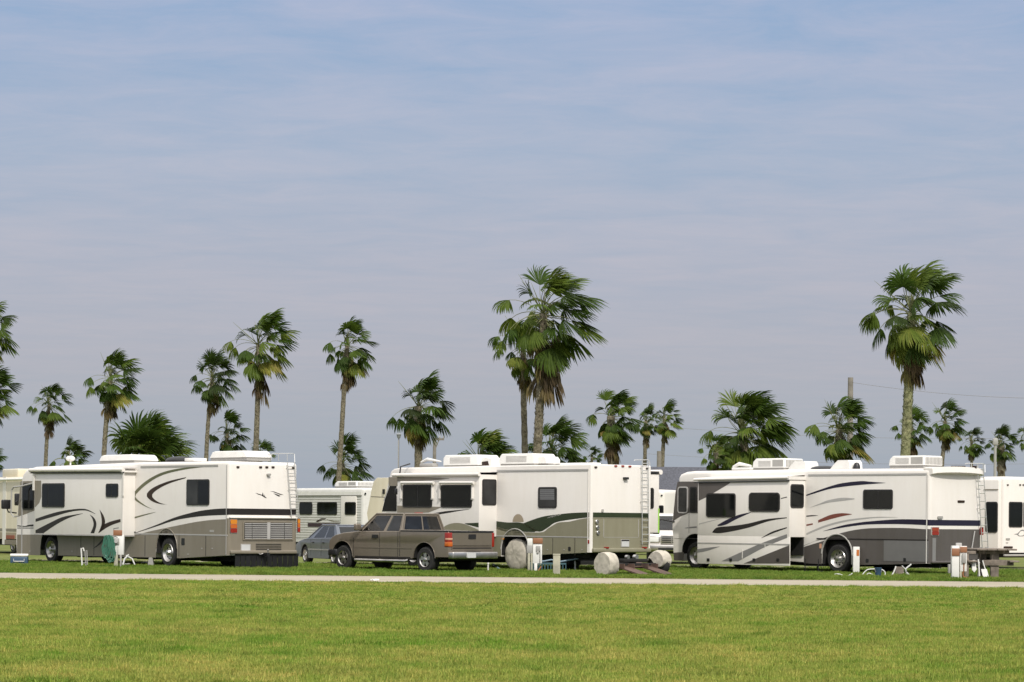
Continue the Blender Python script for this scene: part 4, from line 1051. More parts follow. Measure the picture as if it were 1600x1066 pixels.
m = MB(); m.tube([(ra[0]+.66*math.cos(t*math.pi/16), .0, .66+.66*math.sin(t*math.pi/16)) for t in range(17)]+[(ra[0]-.66, 0, .5)], .022, GREYT, 8); m.build('wheel_trim', R2)
m = MB()
m.tube([(1.2, -.5, 0), (1.2, -.5, .6)], .03, ALU); m.lathe((1.2, -.5, 0), [(.1, 0), (.1, .02)], ALU, 12, 'z'); m.build('levelling_jack', R2)

# ================= right motorhome
V = Veh(1453, 78, .73, .68); W = 2.6; OFF = .74
R3 = V.root('motorhome', 'white motorhome with dark grey skirt and purple and red swooshes, nearest the right side', 'motorhome', GRP)
Lf = V.side(z6(98, 650))[0]
zb = V.side(z7(915, 872))[1]; rz = V.side(z7(900, 192))[1]
ra = V.side(z7(262, 870)); fa = V.side(z6(256, 850)); 
zsk = V.side(z7(360, 882))[1]
prof = [(0, zb), (ra[0]-.62, V.side(z7(430, 884))[1])]+arch(ra[0], .60, zsk, .62)[1:-1]+[(ra[0]+.62, V.side(z7(60, 870))[1]), (fa[0]-.62, .52)]+arch(fa[0], .58, .52, .62)[1:-1]+[(fa[0]+.60, V.side(z6(175, 865))[1])]
prof += [V.side(p) for p in (z6(106, 862), z6(100, 690), z6(96, 580), z6(118, 360), z6(134, 290), z6(135, 262), z6(150, 236), z6(190, 220), z6(250, 214))]
prof += [V.side(z7(0, 198)), (0, rz)]
m = MB(); m.bm(shell(prof, W, WHITE, .12, 2.3), WHITE)
s0, s1 = V.side(z7(915, 700)), V.side(z7(60, 700))
seamz = lambda x: s0[1]+(s1[1]-s0[1])*(x-s0[0])/(s1[0]-s0[0])
strip(m, V, z7, [(-40, 772), (48, 735), (120, 706), (200, 680), (350, 640), (450, 624), (550, 618), (750, 618), (915, 628)], [(-40, 774), (48, 737), (120, 708), (200, 700), (350, 700), (450, 700), (550, 700), (750, 700), (915, 700)], 0, DGREY)
def topz(x):       # upper edge of the dark paint where it dips below the seam
    a, b_ = V.side(z7(200, 700)), V.side(z7(-40, 774))
    return seamz(x) if x <= a[0] else a[1]+(b_[1]-a[1])*(x-a[0])/(b_[0]-a[0])
skirt_panels(m, V, topz, [(.12, zb, ra[0]-.60, zsk)]+arch_segs(ra[0], .60, .62, 0)+[(ra[0]+.6, zsk, ra[0]+1.35, V.side(z7(60, 870))[1])], DGREY)
strip(m, V, z7, [(45, 380), (200, 325), (300, 298), (430, 283), (500, 287), (612, 295)], [(45, 389), (200, 342), (300, 324), (430, 310), (520, 303), (612, 296)], 0, NAVY)
strip(m, V, z7, [(75, 470), (150, 440), (200, 420), (300, 402), (390, 407)], [(75, 471), (150, 450), (220, 434), (320, 422), (390, 412)], 0, LGREY)
strip(m, V, z7, [(130, 562), (220, 524), (300, 512), (370, 518)], [(130, 580), (230, 552), (310, 532), (370, 521)], 0, RUST)
strip(m, V, z7, [(46, 592), (92, 584)], [(46, 604), (92, 594)], 0, RUST)
strip(m, V, z7, [(46, 529), (90, 526), (130, 528)], [(46, 538), (90, 534), (130, 529)], 0, CHAR)
strip(m, V, z7, [(46, 655), (120, 622), (200, 592), (300, 566), (400, 550), (550, 538), (700, 541)], [(46, 668), (120, 636), (200, 606), (300, 579), (400, 561), (550, 545), (700, 542)], 0, LGREY)
strip(m, V, z7, [(165, 640), (300, 600), (400, 582), (500, 570), (700, 556), (915, 558)], [(165, 641), (300, 616), (400, 601), (500, 592), (700, 590), (915, 598)], 0, NAVY)
sbox(m, V, z7, 600, 706, 915, 860, mat('lighter_dark_panel', (.15, .145, .14), .4), d=.010, r=.01)
sbox(m, V, z7, 120, 698, 915, 701, CHAR, d=.011, r=.002)
sbox(m, V, z7, 60, 234, 905, 239, LGREY, d=.014, r=.002)
sbox(m, V, z7, 906, 236, 909, 700, LGREY, d=.010, r=.002)
sbox(m, V, z7, 140, 730, 155, 764, mat('pale_amber_lens', (.55, .30, .2), .3), d=.015)
for x, y in ((480, 838), (748, 832)): sbox(m, V, z7, x-8, y, x+10, y+26, BLACK, d=.016)
m.box(.10, .13, -.01, .014, zb, rz-.12, WHITE)
poly(m, V, z6, [(134, 290), (285, 290), (285, 520), (215, 517), (150, 545), (99, 578), (118, 370)], 0, DGREY)
poly(m, V, z6, [(104, 805), (180, 800), (178, 862), (107, 862)], 0, DGREY)
strip(m, V, z6, [(185, 626), (230, 618), (272, 614)], [(185, 628), (230, 628), (272, 625)], 0, MGREY)
sbox(m, V, z6, 215, 517, 272, 519, LGREY, d=.01, r=.002); sbox(m, V, z6, 215, 519, 217, 660, LGREY, d=.01, r=.002); sbox(m, V, z6, 110, 700, 272, 702, LGREY, d=.01, r=.002)
za, zb3 = V.rear(z7(1000, 560))[1], V.rear(z7(1000, 601))[1]
m.add([(-.004, -.12, zb3), (-.004, -W+.12, zb3), (-.004, -W+.12, za), (-.004, -.12, za)], [(0, 1, 2, 3)], NAVY); corner_band(m, .12, zb3, za, NAVY, W)
zc = V.rear(z7(1000, 626))[1]
m.add([(-.004, -.12, zb+.005), (-.004, -W+.12, zb+.005), (-.004, -W+.12, zc), (-.004, -.12, zc)], [(0, 1, 2, 3)], DGREY); corner_band(m, .12, zb+.005, zc, DGREY, W)
# rounded roof lip carried over the rear wall
zl_ = V.rear(z7(1000, 232))[1]; zt_ = V.rear(z7(1100, 178))[1]
b = bmesh.new(); nseg = 16; A = []; B = []
for k in range(nseg+1):
    t = k/nseg; y = -.02-(W-.04)*t; bow = math.sin(math.pi*t)**.5
    A.append((-.08-.14*bow, y, zl_+.0+.06*bow)); B.append((-.06-.12*bow, y, rz+(zt_-rz)*bow*.9))
vs = A+B+[(.3, v[1], rz+(zt_-rz)*.7*math.sin(math.pi*i/nseg)**.5+.01) for i, v in enumerate(B)]+[(.02, v[1], zl_-.03) for v in A]
k = nseg+1; fs = []
for i in range(nseg): fs += [(i, i+1, k+i+1, k+i), (k+i, k+i+1, 2*k+i+1, 2*k+i), (3*k+i, 3*k+i+1, i+1, i)]
fs += [(0, k, 2*k, 3*k), (nseg, k+nseg, 2*k+nseg, 3*k+nseg)]
m.add(vs, fs, WHITE); b.free()
rpoly(m, V, z7, [(945, 690), (970, 690), (968, 862), (944, 862)], MGREY, .007)
m.rbox(-.08, .02, -W+.06, -.06, zb-.0, zb+.08, .03, DGREY)
liner(m, ra[0], .592, .62, zsk, W); liner(m, fa[0], .572, .62, .53, W)
m.build('body', R3); chassis(V, R3, Lf, W, x0=.3)
m = MB(); rbox_rear(m, V, z7, 936, 610, 990, 672, GREYT, .02); rbox_rear(m, V, z7, 940, 614, 986, 640, mat('dark_red_lens', (.30, .045, .02), .25), .035); rbox_rear(m, V, z7, 940, 641, 986, 668, RED, .035); m.build('tail_light', R3)
m = MB(); rbox_rear(m, V, z7, 1285, 612, 1304, 668, RED, .035); m.build('tail_light', R3)
for x in (1090, 1112, 1136, 1165, 1245):
    m = MB(); y, z = V.rear(z7(x, 178), -.1); m.rbox(-.16, -.06, y-.05, y+.05, z-.07, z+.02, .012, BROWN, 2); m.build('clearance_light', R3)
m = MB(); rbox_rear(m, V, z7, 1125, 420, 1173, 437, BROWN, .02); m.build('badge', R3)
m = MB(); rbox_rear(m, V, z7, 980, 533, 1014, 552, GPLAST, .04); m.build('outside_light', R3)
ladder(V, z7, (1265, 165), (1304, 790), (1308, 165), (1345, 790), 11, R3, x=-.12)
m = MB(); pr = lambda x, y, d: (d, V.rear(z7(x, y), d)[0], V.rear(z7(x, y), d)[1])
m.tube([pr(1180, 160, .3), pr(1190, 156, .3), pr(1310, 158, .1), pr(1320, 165, .1), pr(1322, 222, .0)], .013, ALU)
for x in (1225, 1272): m.tube([pr(x, 157, .2), pr(x, 195, .2)], .012, ALU)
m.build('roof_rail', R3)
m = MB(); m.tube([pr(1248, 640, -.05), pr(1225, 780, -.05)], .02, LGREY); m.tube([pr(1150, 782, -.08), pr(1345, 782, -.08)], .03, LGREY); m.build('bike_rack', R3)
win(V, z7, 454, 343, 663, 483, 0, R3, split=560, glass=GLASS)
win(V, z6, 136, 326, 209, 520, 0, R3, frame=LGREY, glass=GLASS2, r=.1)
win(V, z6, 224, 328, 272, 516, 0, R3, r=.06)
(xs, zt), (xf, zl) = V.side(z6(946, 272), OFF), V.side(z6(275, 884), OFF)
z_end = V.rear(z6(1000, 693), xs)[1]
m = MB(); m.rbox(xs, xf, -1.0, OFF, z_end, zt+.02, .012, WHITE); m.rbox(xs, xf, OFF-.06, OFF, zl, z_end+.02, .008, WHITE)
poly(m, V, z6, [(286, 292), (525, 290), (500, 310), (345, 402), (286, 430)], OFF, DGREY)
strip(m, V, z6, [(423, 604), (500, 562), (580, 530), (665, 512)], [(423, 613), (480, 603), (560, 562), (665, 514)], OFF, NAVY)
strip(m, V, z6, [(288, 594), (360, 576), (460, 555)], [(288, 602), (360, 582), (460, 556)], OFF, LGREY)
strip(m, V, z6, [(386, 654), (420, 622), (520, 612), (640, 595), (780, 562), (925, 549)], [(386, 660), (440, 664), (540, 648), (660, 620), (800, 575), (925, 555)], OFF, CHAR)
strip(m, V, z6, [(740, 698), (820, 652), (925, 620)], [(740, 700), (830, 662), (925, 628)], OFF, CHAR)
strip(m, V, z6, [(882, 410), (926, 399)], [(882, 416), (926, 405)], OFF, CHAR)
strip(m, V, z6, [(450, 867), (720, 745), (925, 671)], [(572, 868), (770, 762), (928, 697)], OFF, MGREY)
poly(m, V, z6, [(610, 884), (944, 750), (944, 884)], OFF, DGREY)
strip(m, V, z6, [(276, 780), (360, 768), (440, 760)], [(276, 805), (340, 794), (440, 761)], OFF, MGREY)
for x in (356, 519, 687, 860): sbox(m, V, z6, x-9, 846, x+9, 868, BLACK, y=OFF, d=.02)
sbox(m, V, z6, 276, 738, 944, 741, LGREY, y=OFF, d=.010, r=.002)
for x, y0, y1 in ((603, 780, 848), (767, 741, 768)): sbox(m, V, z6, x-2, y0, x+2, y1, WHITE, y=OFF, d=.010, r=.002)
sl3 = m.build('slide_out', R3)
win(V, z6, 343, 375, 553, 550, OFF, sl3, sub=True, r=.09)
win(V, z6, 652, 370, 874, 509, OFF, sl3, sub=True, r=.12)
win_rear(V, z6, 950, 308, 1044, 482, xs, sl3, sub=True, r=.09)
m = MB(); m.box(xs+.03, xf-.3, -.3, .05, .55, z_end, DARK); m.build('storage_bay', R3)
m = MB()
for x in (xs-.2, xs-.75):
    m.tube([(x, .2, .05), (x, .2, .45)], .015, BLACK); m.tube([(x, -.4, .05), (x, -.4, .45)], .015, BLACK)
m.tube([(xs-.1, .2, .06), (xs-.95, .2, .06)], .02, BLACK); m.box(xs-.8, xs-.15, -.4, .2, .22, .25, BLACK); m.build('step', R3)
m = MB(); a, b_ = V.side(z6(945, 262), OFF), V.side(z6(260, 276), OFF); m.tube([(a[0], OFF+.05, a[1]), (b_[0], OFF+.05, b_[1])], .045, WHITE, 12)
m.add([(a[0], .0, a[1]+.10), (b_[0], .0, b_[1]+.10), (b_[0], OFF+.05, b_[1]+.045), (a[0], OFF+.05, a[1]+.045)], [(0, 1, 2, 3)], WHITE)
m.box(a[0]-.04, a[0]+.04, 0, OFF+.08, a[1]-.06, a[1]+.05, WHITE); m.tube([(a[0], OFF+.04, a[1]-.10), (b_[0], OFF+.04, b_[1]-.10)], .018, BLACK, 6); m.build('awning', R3)
m = MB(); m.prism([V.side(z6(*p), .0) for p in ((952, 250), (1052, 248), (1052, 264), (952, 266))], -.1, .02, BLACK); m.build('slide_seal', R3)
for x, y, s_ in ((ra[0], -.06, 1), (ra[0], -W+.06, -1), (fa[0], -.08, 1), (fa[0], -W+.08, -1)): wheel(R3, x, y, .47, .47, .27, .30, s_)
m = MB(); m.tube([(ra[0]+.62*math.cos(t*math.pi/16), .0, .62+.62*math.sin(t*math.pi/16)) for t in range(17)]+[(ra[0]-.62, 0, zsk+.02)], .026, GREYT, 8); m.build('wheel_trim', R3)
roof_ac(V, z6, 672, 124, 905, 200, -W/2, R3, 'box'); roof_ac(V, z7, 632, 103, 884, 180, -W/2, R3, 'box')
for zf, x0, y0, x1, y1 in ((z6, 975, 145, 1108, 205), (z7, 262, 136, 400, 192)):
    m = MB(); (xa, zt), (xb, zl) = V.side(zf(x0, y0), -1.3), V.side(zf(x1, y1), -1.3); q = (xa-xb)
    m.prism([(xb, zl-.02), (xb+.02, zt-.08), (xb+q*.1, zt), (xb+q*.6, zt), (xb+q*.8, zt-.12), (xa, zl-.02)], -1.62, -.98, WPLAST); m.build('roof_vent', R3)
dome(V, z7, 98, 175, 250, 202, R3, BLACK, 'roof_dome'); dome(V, z7, 385, 150, 425, 200, R3, BLACK, 'roof_dome')
m = MB(); c, d_ = V.side(z6(538, 185), -1.3), V.side(z6(665, 185), -1.3); m.tube([(c[0], -1.3, c[1]), (c[0]-.25, -1.3, c[1]+.10), (d_[0], -1.3, d_[1]+.03)], [.05, .07, .04], WPLAST); m.rbox(d_[0]-.05, c[0], -1.4, -1.2, c[1]-.10, c[1]-.02, .02, WPLAST); m.build('satellite_dish', R3)
m = MB(); a = V.side(z6(50, 585), .55); m.tube([(Lf-.15, -.1, a[1]+.0), (Lf+.25, .3, a[1]+.10), (Lf+.3, .5, a[1]+.05)], .03, BLACK); m.rbox(Lf+.22, Lf+.38, .38, .62, a[1]-.40, a[1]+.05, .04, BLACK); m.build('mirror', R3)

# ================= small trailer and other vehicles behind
V = Veh(567, 108, .80, .60); W = 2.4
T4 = V.root('travel_trailer', 'small ribbed grey and white travel trailer behind the blue grey sedan', 'trailer', GRP)
zf = z3; rz = V.side(zf(500, 335))[1]; Lt = 7.5
m = MB(); m.bm(shell([(0, .55), (Lt, .55), (Lt+.1, 1.4), (Lt-.2, rz-.1), (Lt-.5, rz), (0, rz)], W, WHITE, .14, 2.0), mat('pale_aluminium_siding', (.60, .59, .56), .45))
for k in range(int((rz-.9)/.11)):
    z = .75+k*.11; m.box(.15, Lt-.1, -.01, .010, z, z+.018, GREYT)
m.box(.1, Lt-.2, -.01, .02, rz-.30, rz-.17, WPLAST); m.box(.1, Lt-.2, -.02, .04, rz-.33, rz-.30, GPLAST)
sbox(m, V, zf, 145, 590, 375, 620, mat('maroon_band', (.04, .022, .028), .5), d=.014, r=.005)
strip(m, V, zf, [(200, 582), (235, 558), (275, 556)], [(215, 584), (245, 572), (275, 560)], 0, BROWN, 3); strip(m, V, zf, [(280, 560), (330, 576), (375, 578)], [(285, 568), (330, 582), (375, 582)], 0, TAUPE, 3)
m.build('body', T4)
win(V, zf, 85, 438, 177, 530, 0, T4, r=.12); win(V, zf, 213, 438, 356, 532, 0, T4, r=.1)
m = MB(); (xa, zt), (xb, zl) = V.side(zf(388, 395)), V.side(zf(497, 640)); m.rbox(min(xa, xb), max(xa, xb), -.02, .035, max(.6, zl-.6), zt, .01, WHITE); dr = m.build('door', T4); win(V, zf, 414, 438, 492, 532, .035, dr, sub=True, r=.08)
roof_ac(V, zf, 337, 288, 494, 332, -1.2, T4, 'box')
m = MB(); a = V.rear(zf(557, 378)); m.lathe((-.03, a[0], a[1]), [(.05, 0), (.04, -.02)], BLACK, 12, 'x'); m.build('outside_light', T4)
for x in (3.0, 3.95): wheel(T4, x, -.06, .36, .36, .2, .2, 1); wheel(T4, x, -W+.06, .36, .36, .2, .2, -1)
m = MB(); m.box(.2, Lt, -W+.3, -.3, .4, .6, DARK); m.build('chassis', T4)
# sloping cream nose just left of the middle motorhome
V = Veh(700, 100, .74, .67); W = 2.4
T5 = V.root('fifth_wheel_trailer', 'cream trailer with a tall sloping nose showing between the small trailer and the middle motorhome', 'trailer', GRP)
pts = [V.side(z3(*p)) for p in ((720, 262), (645, 262), (622, 285), (608, 330), (590, 420), (572, 520), (590, 640))]; x0 = V.side(z3(760, 262))[0]; zt = pts[0][1]
prof = [(x0, .6), (pts[-1][0], .6)]+[pts[6], pts[5], pts[4], pts[3], pts[2], pts[1], pts[0], (x0, zt)]
m = MB(); m.bm(shell(prof, W, CREAM, .12, 1.9, rearx=-99), CREAM); strip(m, V, z3, [(600, 396), (690, 400), (740, 402)], [(600, 402), (690, 406), (740, 408)], 0, TAUPE); m.build('body', T5)
m = MB(); m.box(x0, pts[-1][0]-.5, -W+.3, -.3, .3, .65, DARK); m.build('chassis', T5)
for x in (x0+1.0,): wheel(T5, x, -.05, .38, .38, .2, .22, 1); wheel(T5, x, -W+.05, .38, .38, .2, .22, -1)
m = MB(); sbox(m, V, z3, 690, 345, 702, 380, BLACK, d=.05); m.build('mirror', T5)
# far left cream motorhome
V = Veh(48, 104, .86, .51); W = 2.5
T6 = V.root('motorhome', 'cream and tan motorhome cut off by the left edge of the photo', 'motorhome', GRP)
rz = V.side(z1(100, 256))[1]; Lt = 9.
m = MB(); m.bm(shell([(0, .62), (Lt, .62), (Lt+.2, 1.5), (Lt-.1, rz-.1), (Lt-.3, rz), (0, rz)], W, CREAM, .12, 2.0), CREAM)
zs = V.side(z1(60, 630))[1]; zq = V.side(z1(60, 655))[1]
m.box(.1, Lt-.1, -.01, .006, zq+.22-.2, zs, TAUPE)
m.box(.1, Lt-.1, -.01, .0045, .64, zq-.02, TAN)
(xa, zt), (xb, zl) = V.side(z1(145, 196), -.5), V.side(z1(32, 250), -.5); m.rbox(xb-2.4, xa+3.0, -2.1, -.4, rz-.05, zt, .05, CREAM) if False else m.rbox(min(xa, xb), max(xa, xb), -2.1, -.4, rz-.05, zt, .06, CREAM)
sbox(m, V, z1, 22, 258, 42, 745, WHITE, d=.012, r=.003)
m.build('body', T6)
m = MB(); a = V.side(z1(80, 275)); m.tube([(-.1, .08, a[1]), (4.5, .08, a[1])], .05, WPLAST); m.build('awning', T6)
m = MB(); sbox(m, V, z1, 48, 678, 105, 706, mat('dull_red_lens', (.25, .06, .03), .4), d=.03); m.build('tail_light', T6)
m = MB(); sbox(m, V, z1, 38, 710, 130, 748, mat('grey_brown_bumper', (.2, .17, .13), .5), d=.03); m.build('bumper', T6)
m = MB(); m.box(.3, Lt-.3, -W+.3, -.3, .35, .8, DARK); m.build('chassis', T6)
for x in (2.2, 7.4): wheel(T6, x, -.05, .42, .42, .25, .26, 1); wheel(T6, x, -W+.05, .42, .42, .25, .26, -1)
# white trailer at right edge: end wall faces us
V = Veh(1568, 92, .80, .60); W = 3.0
T7 = V.root('travel_trailer', 'white trailer behind the picnic table, cut off by the right edge of the photo', 'trailer', GRP)
rz = V.side(z7(1440, 250))[1]; Lt = 8.
zb_ = V.rear(z7(1500, 800))[1]
m = MB(); m.bm(shell([(0, zb_), (Lt, zb_), (Lt, rz-.1), (Lt-.2, rz), (0, rz)], W, WHITE, .12, 2.2), WHITE)
zf = Zm(1530, .12664)
def zf(x, y): return (1530+x*.12664, 735+y*.12664)
for pts in ([(425, 788), (470, 780), (515, 735), (540, 732), (540, 745), (510, 752), (480, 792), (500, 808), (540, 804), (540, 815), (490, 815), (465, 795)],
            [(540, 732), (590, 760), (640, 790), (590, 790), (560, 760), (540, 745)], [(540, 815), (580, 790), (560, 785), (540, 804)]):
    rpoly(m, V, zf, pts, MGREY)
rbox_rear(m, V, zf, 328, 836, 374, 858, GPLAST, .03); rbox_rear(m, V, zf, 328, 888, 356, 897, GREYT, .02)
rbox_rear(m, V, zf, 305, 938, 405, 962, BROWN, .04)
m.box(-.02, .02, -W+.1, -.02, zb_+.0, zb_+.03, BLACK); m.rbox(-.08, .02, -W+.1, -.02, zb_-.10, zb_-.03, .02, GREYT)
m.build('body', T7)
win_rear(V, zf, 365, 388, 530, 704, 0, T7); win_rear(V, zf, 545, 388, 760, 704, 0, T7)
for x in (350, 502, 543): m = MB(); rbox_rear(m, V, zf, x-10, 172, x+10, 188, BROWN, .03); m.build('clearance_light', T7)
(xa, zt), (xb, zl) = V.side(zf(268, 118), .02), V.side(zf(40, 960), .02)
m = MB(); m.rbox(xa, xa+3.6, -.5, .14, zl, zt, .015, WHITE); m.box(xa, xa+3.6, .13, .16, zl-.03, zl, TAUPE); sbox(m, V, zf, 60, 232, 235, 242, TAUPE, y=.14, d=.02, r=.004); so7 = m.build('slide_out', T7)
win(V, zf, 82, 388, 228, 772, .14, so7, sub=True, r=.1)
m = MB(); m.box(.2, Lt, -W+.3, -.3, .4, zb_+.05, DARK); m.build('chassis', T7)
for x in (3.2, 4.1): wheel(T7, x, -.06, .38, .38, .2, .22, 1); wheel(T7, x, -W+.06, .38, .38, .2, .22, -1)
# narrow white trailer seen over the white truck
V = Veh(1037, 120, .4, .92); W = 2.4
T8 = V.root('travel_trailer', 'sliver of a white trailer with one dark window, above the white truck between two motorhomes', 'trailer', GRP)
rz = V.side(z5(1275, 348))[1]
m = MB(); m.bm(shell([(0, .6), (6, .6), (6, rz), (0, rz)], W, WHITE, .2, 1.8), WHITE); m.build('body', T8)
win(V, z5, 1250, 462, 1282, 530, 0, T8, r=.06)
m = MB(); sbox(m, V, z5, 1264, 385, 1276, 396, BLACK, d=.03); m.build('clearance_light', T8)
wheel(T8, 3, -.05, .38, .38, .2, .22, 1); wheel(T8, 3, -W+.05, .38, .38, .2, .22, -1)

# ------------------------------------------------------------ cars
def quadpt(c, u, v):      # c: bottom rear, bottom front, top front, top rear
    return (c[0]*(1-u)+c[1]*u)*(1-v)+(c[3]*(1-u)+c[2]*u)*v
def greenhouse(root, W, xb0, xb1, zb, xt0, xt1, zt, inb, int_, paint, cuts, roof_r=.07, rear_cuts=(), glass=None, mt_in=SEAT, seats=((1.0,), ), top_bulge=.03):
    """cab of pillars, roof panel, see-through panes and seats; cuts: (u0, u1) glass openings on the sides"""
    Y0, Y1 = -inb, -W+inb; T0, T1 = -int_, -W+int_; v = Vector
    near = [v((xb0, Y0, zb)), v((xb1, Y0, zb)), v((xt1, T0, zt)), v((xt0, T0, zt))]
    far = [v((xb0, Y1, zb)), v((xb1, Y1, zb)), v((xt1, T1, zt)), v((xt0, T1, zt))]
    rear = [near[0], far[0], far[3], near[3]]; frontf = [near[1], far[1], far[2], near[2]]
    m = MB()
    def patch(mm, c, u0, u1, v0, v1, th, mt, u0t=None, u1t=None):
        P = [quadpt(c, u0, v0), quadpt(c, u1, v0), quadpt(c, u1 if u1t is None else u1t, v1), quadpt(c, u0 if u0t is None else u0t, v1)]
        n = (P[1]-P[0]).cross(P[3]-P[0]).normalized()
        if n.dot((P[0]+P[2])/2-v(((xb0+xb1)/2, -W/2, zb))) < 0: n = -n
        Q = [p-n*th for p in P]
        mm.add(P+Q, [(0, 1, 2, 3), (7, 6, 5, 4), (0, 4, 5, 1), (1, 5, 6, 2), (2, 6, 7, 3), (3, 7, 4, 0)], mt)
    panes = []
    for c in (near, far):
        edges = [0]
        for a, b in cuts: edges += [a, b]
        edges.append(1)
        for i in range(0, len(edges), 2): patch(m, c, edges[i], edges[i+1], 0, 1, .04, paint)
        for a, b in cuts:
            patch(m, c, a, b, .90, 1, .038, paint); patch(m, c, a, b, 0, .05, .038, GASKET)
            panes.append((c, a, b, .05, .90))
    for c, cs in ((rear, rear_cuts or ((.07, .93),)), (frontf, ((.05, .95),))):
        e = [0]+[q for ab in cs for q in ab]+[1]
        for i in range(0, len(e), 2): patch(m, c, e[i], e[i+1], 0, 1, .04, paint)
        for a, b in cs: patch(m, c, a, b, .88, 1, .038, paint); patch(m, c, a, b, 0, .06, .038, GASKET); panes.append((c, a, b, .06, .88))
    # roof panel, slightly domed
    nx, ny = 6, 6; vs = []
    for i in range(nx+1):
        for j in range(ny+1):
            s_, t = i/nx, j/ny
            vs.append((xt0+(xt1-xt0)*s_, T0+(T1-T0)*t, zt+top_bulge*math.sin(math.pi*max(.02, min(.98, s_)))**.5*math.sin(math.pi*max(.02, min(.98, t)))**.5))
    fs = [(i*(ny+1)+j, (i+1)*(ny+1)+j, (i+1)*(ny+1)+j+1, i*(ny+1)+j+1) for i in range(nx) for j in range(ny)]
    m.add(vs, fs, paint); m.box(xt0+.02, xt1-.02, T1+.02, T0-.02, zt-.03, zt-.002, paint)
    m.tube([near[0], near[3]], .035, paint, 8); m.tube([near[3], near[2]], .03, paint, 8); m.tube([near[2], near[1]], .025, paint, 8); m.tube([near[3], far[3]], .03, paint, 8); m.tube([far[0], far[3]], .035, paint, 8)
    cab = m.build('cab', root)
    for c, a, b, v0, v1 in panes:
        g = MB(); patch(g, c, a+.006, b-.006, v0+.01, v1-.01, .008, glass or CGLASS); g.build('window', root)
    m = MB()
    for x, ys in seats:
        for y in ys:
            m.rbox(x-.08, x+.08, y-.24, y+.24, zb-.35, zb+.22, .05, mt_in); m.rbox(x-.06, x+.05, y-.12, y+.12, zb+.24, zb+.40, .04, mt_in)
    m.box(xb0+.1, xb1-.1, Y1+.1, Y0-.1, zb-.4, zb-.34, mt_in); m.rbox(xb1-.35, xb1-.02, Y1+.05, Y0-.05, zb-.1, zb+.04, .03, mt_in)
    a_ = [(xb1-.55+.0*k, -W*.28+.19*math.cos(k*math.pi/8), zb+.02+.19*math.sin(k*math.pi/8)) for k in range(17)]; m.tube(a_, .015, BLACK, 6)
    m.build('seats', root)
    return cab

# pickup truck
V = Veh(701, 75.6, .70, .714); W = 1.90
PT = V.root('pickup_truck', 'pewter grey extended cab pickup truck parked with its tailgate towards the road', 'pickup truck', 'cars and pickup trucks')
rwx = V.side(z3(985, 855))[0]; fwx = V.side(z3(392, 845))[0]
zr = .50; P = lambda x, y: V.side(z3(x, y))
zt_bed = P(1150, 652)[1]; belt = P(810, 648)
prof = [(0, .48), (rwx-.50, .48)]+arch(rwx, .47, .44, .44)[1:-1]+[(rwx+.50, .42), (fwx-.50, .40)]+arch(fwx, .47, .44, .44)[1:-1]+[(fwx+.50, .42)]
prof += [P(308, 835), P(298, 760), P(302, 712), P(318, 690), P(345, 674), P(400, 660), P(505, 648), (belt[0]+.02, belt[1])]
prof += [(belt[0], P(812, 637)[1]), (.0, zt_bed)]
m = MB(); m.bm(shell(prof, W, PICK, .045, .8, 4), PICK)
Lp = P(298, 760)[0]
xbk = belt[0]
# tonneau and bed rails
m.rbox(.10, xbk-.04, -W+.10, -.10, zt_bed-.02, zt_bed+.012, .01, BLACK, 2)
m.box(.02, xbk-.03, -.10, .008, zt_bed-.012, zt_bed+.022, BLACK); m.box(.02, xbk-.03, -W-.008, -W+.10, zt_bed-.012, zt_bed+.022, BLACK); m.box(-.012, .09, -W+.03, -.03, zt_bed-.03, zt_bed+.014, BLACK)
m.box(xbk-.012, xbk+.010, -.01, .004, .48, zt_bed-.02, BLACK)
# shut lines, crease and mouldings
def vline(x, y0, y1, mt=BLACK, d=.006, w=.010):
    a, b_ = P(x, y0), P(x, y1); m.box(a[0]-w/2, a[0]+w/2, -.01, d, b_[1], a[1]-.02, mt)
for x, a, b_ in ((663, 655, 855), (796, 645, 855), (474, 690, 855)): vline(x, a, b_)
m.box(fwx+.0-.0, fwx+.01, -.01, -.005, .9, .91, PICK)
ca, cb = P(480, 762), P(900, 768); m.box(cb[0], ca[0], -.01, .012, cb[1]-.035, cb[1]+.0, PICK)
m.box(rwx+.60, fwx-.60, -.01, .010, .40, .46, CHAR)
for cx in (rwx, fwx):
    m.tube([(cx+.475*math.cos(t*math.pi/16), .0, .44+.475*math.sin(t*math.pi/16)) for t in range(17)], .012, PICK, 6)
m.tube([(xbk+.01, -.012, .5), (xbk+.01, -.012, P(812, 640)[1]-.03)], .018, PICK, 8)
# tailgate seams
R_ = lambda x, y: V.rear(z3(x, y))
(ya, zt), (yb, zl) = R_(1186, 662), R_(1474, 785)
m.box(-.006, .01, yb, ya, zt-.004, zt+.006, BLACK); m.box(-.012, .0, yb+.03, ya-.03, zl+.10, zl+.14, PICK)
for y in (ya, yb): m.box(-.006, .01, y-.005, y+.005, zl, zt, BLACK)
liner(m, rwx, .462, .44, .5, W); liner(m, fwx, .462, .44, .42, W)
m.build('body', PT)
m = MB(); rbox_rear(m, V, z3, 1186, 662, 1474, 785, PICK, .012); rbox_rear(m, V, z3, 1305, 672, 1356, 706, BLACK, .03); rbox_rear(m, V, z3, 1190, 768, 1470, 776, CHAR, .016, r=.004); m.build('tailgate', PT)
m = MB(); (ya, zt), (yb, zl) = R_(1150, 800), R_(1500, 848)
m.rbox(-.20, .02, -W+.0, -.0, zl, zt, .035, CHROME); m.box(-.18, -.03, -W*.62, -W*.38, zt-.0, zt+.012, BLACK); bp = m.build('bumper', PT)
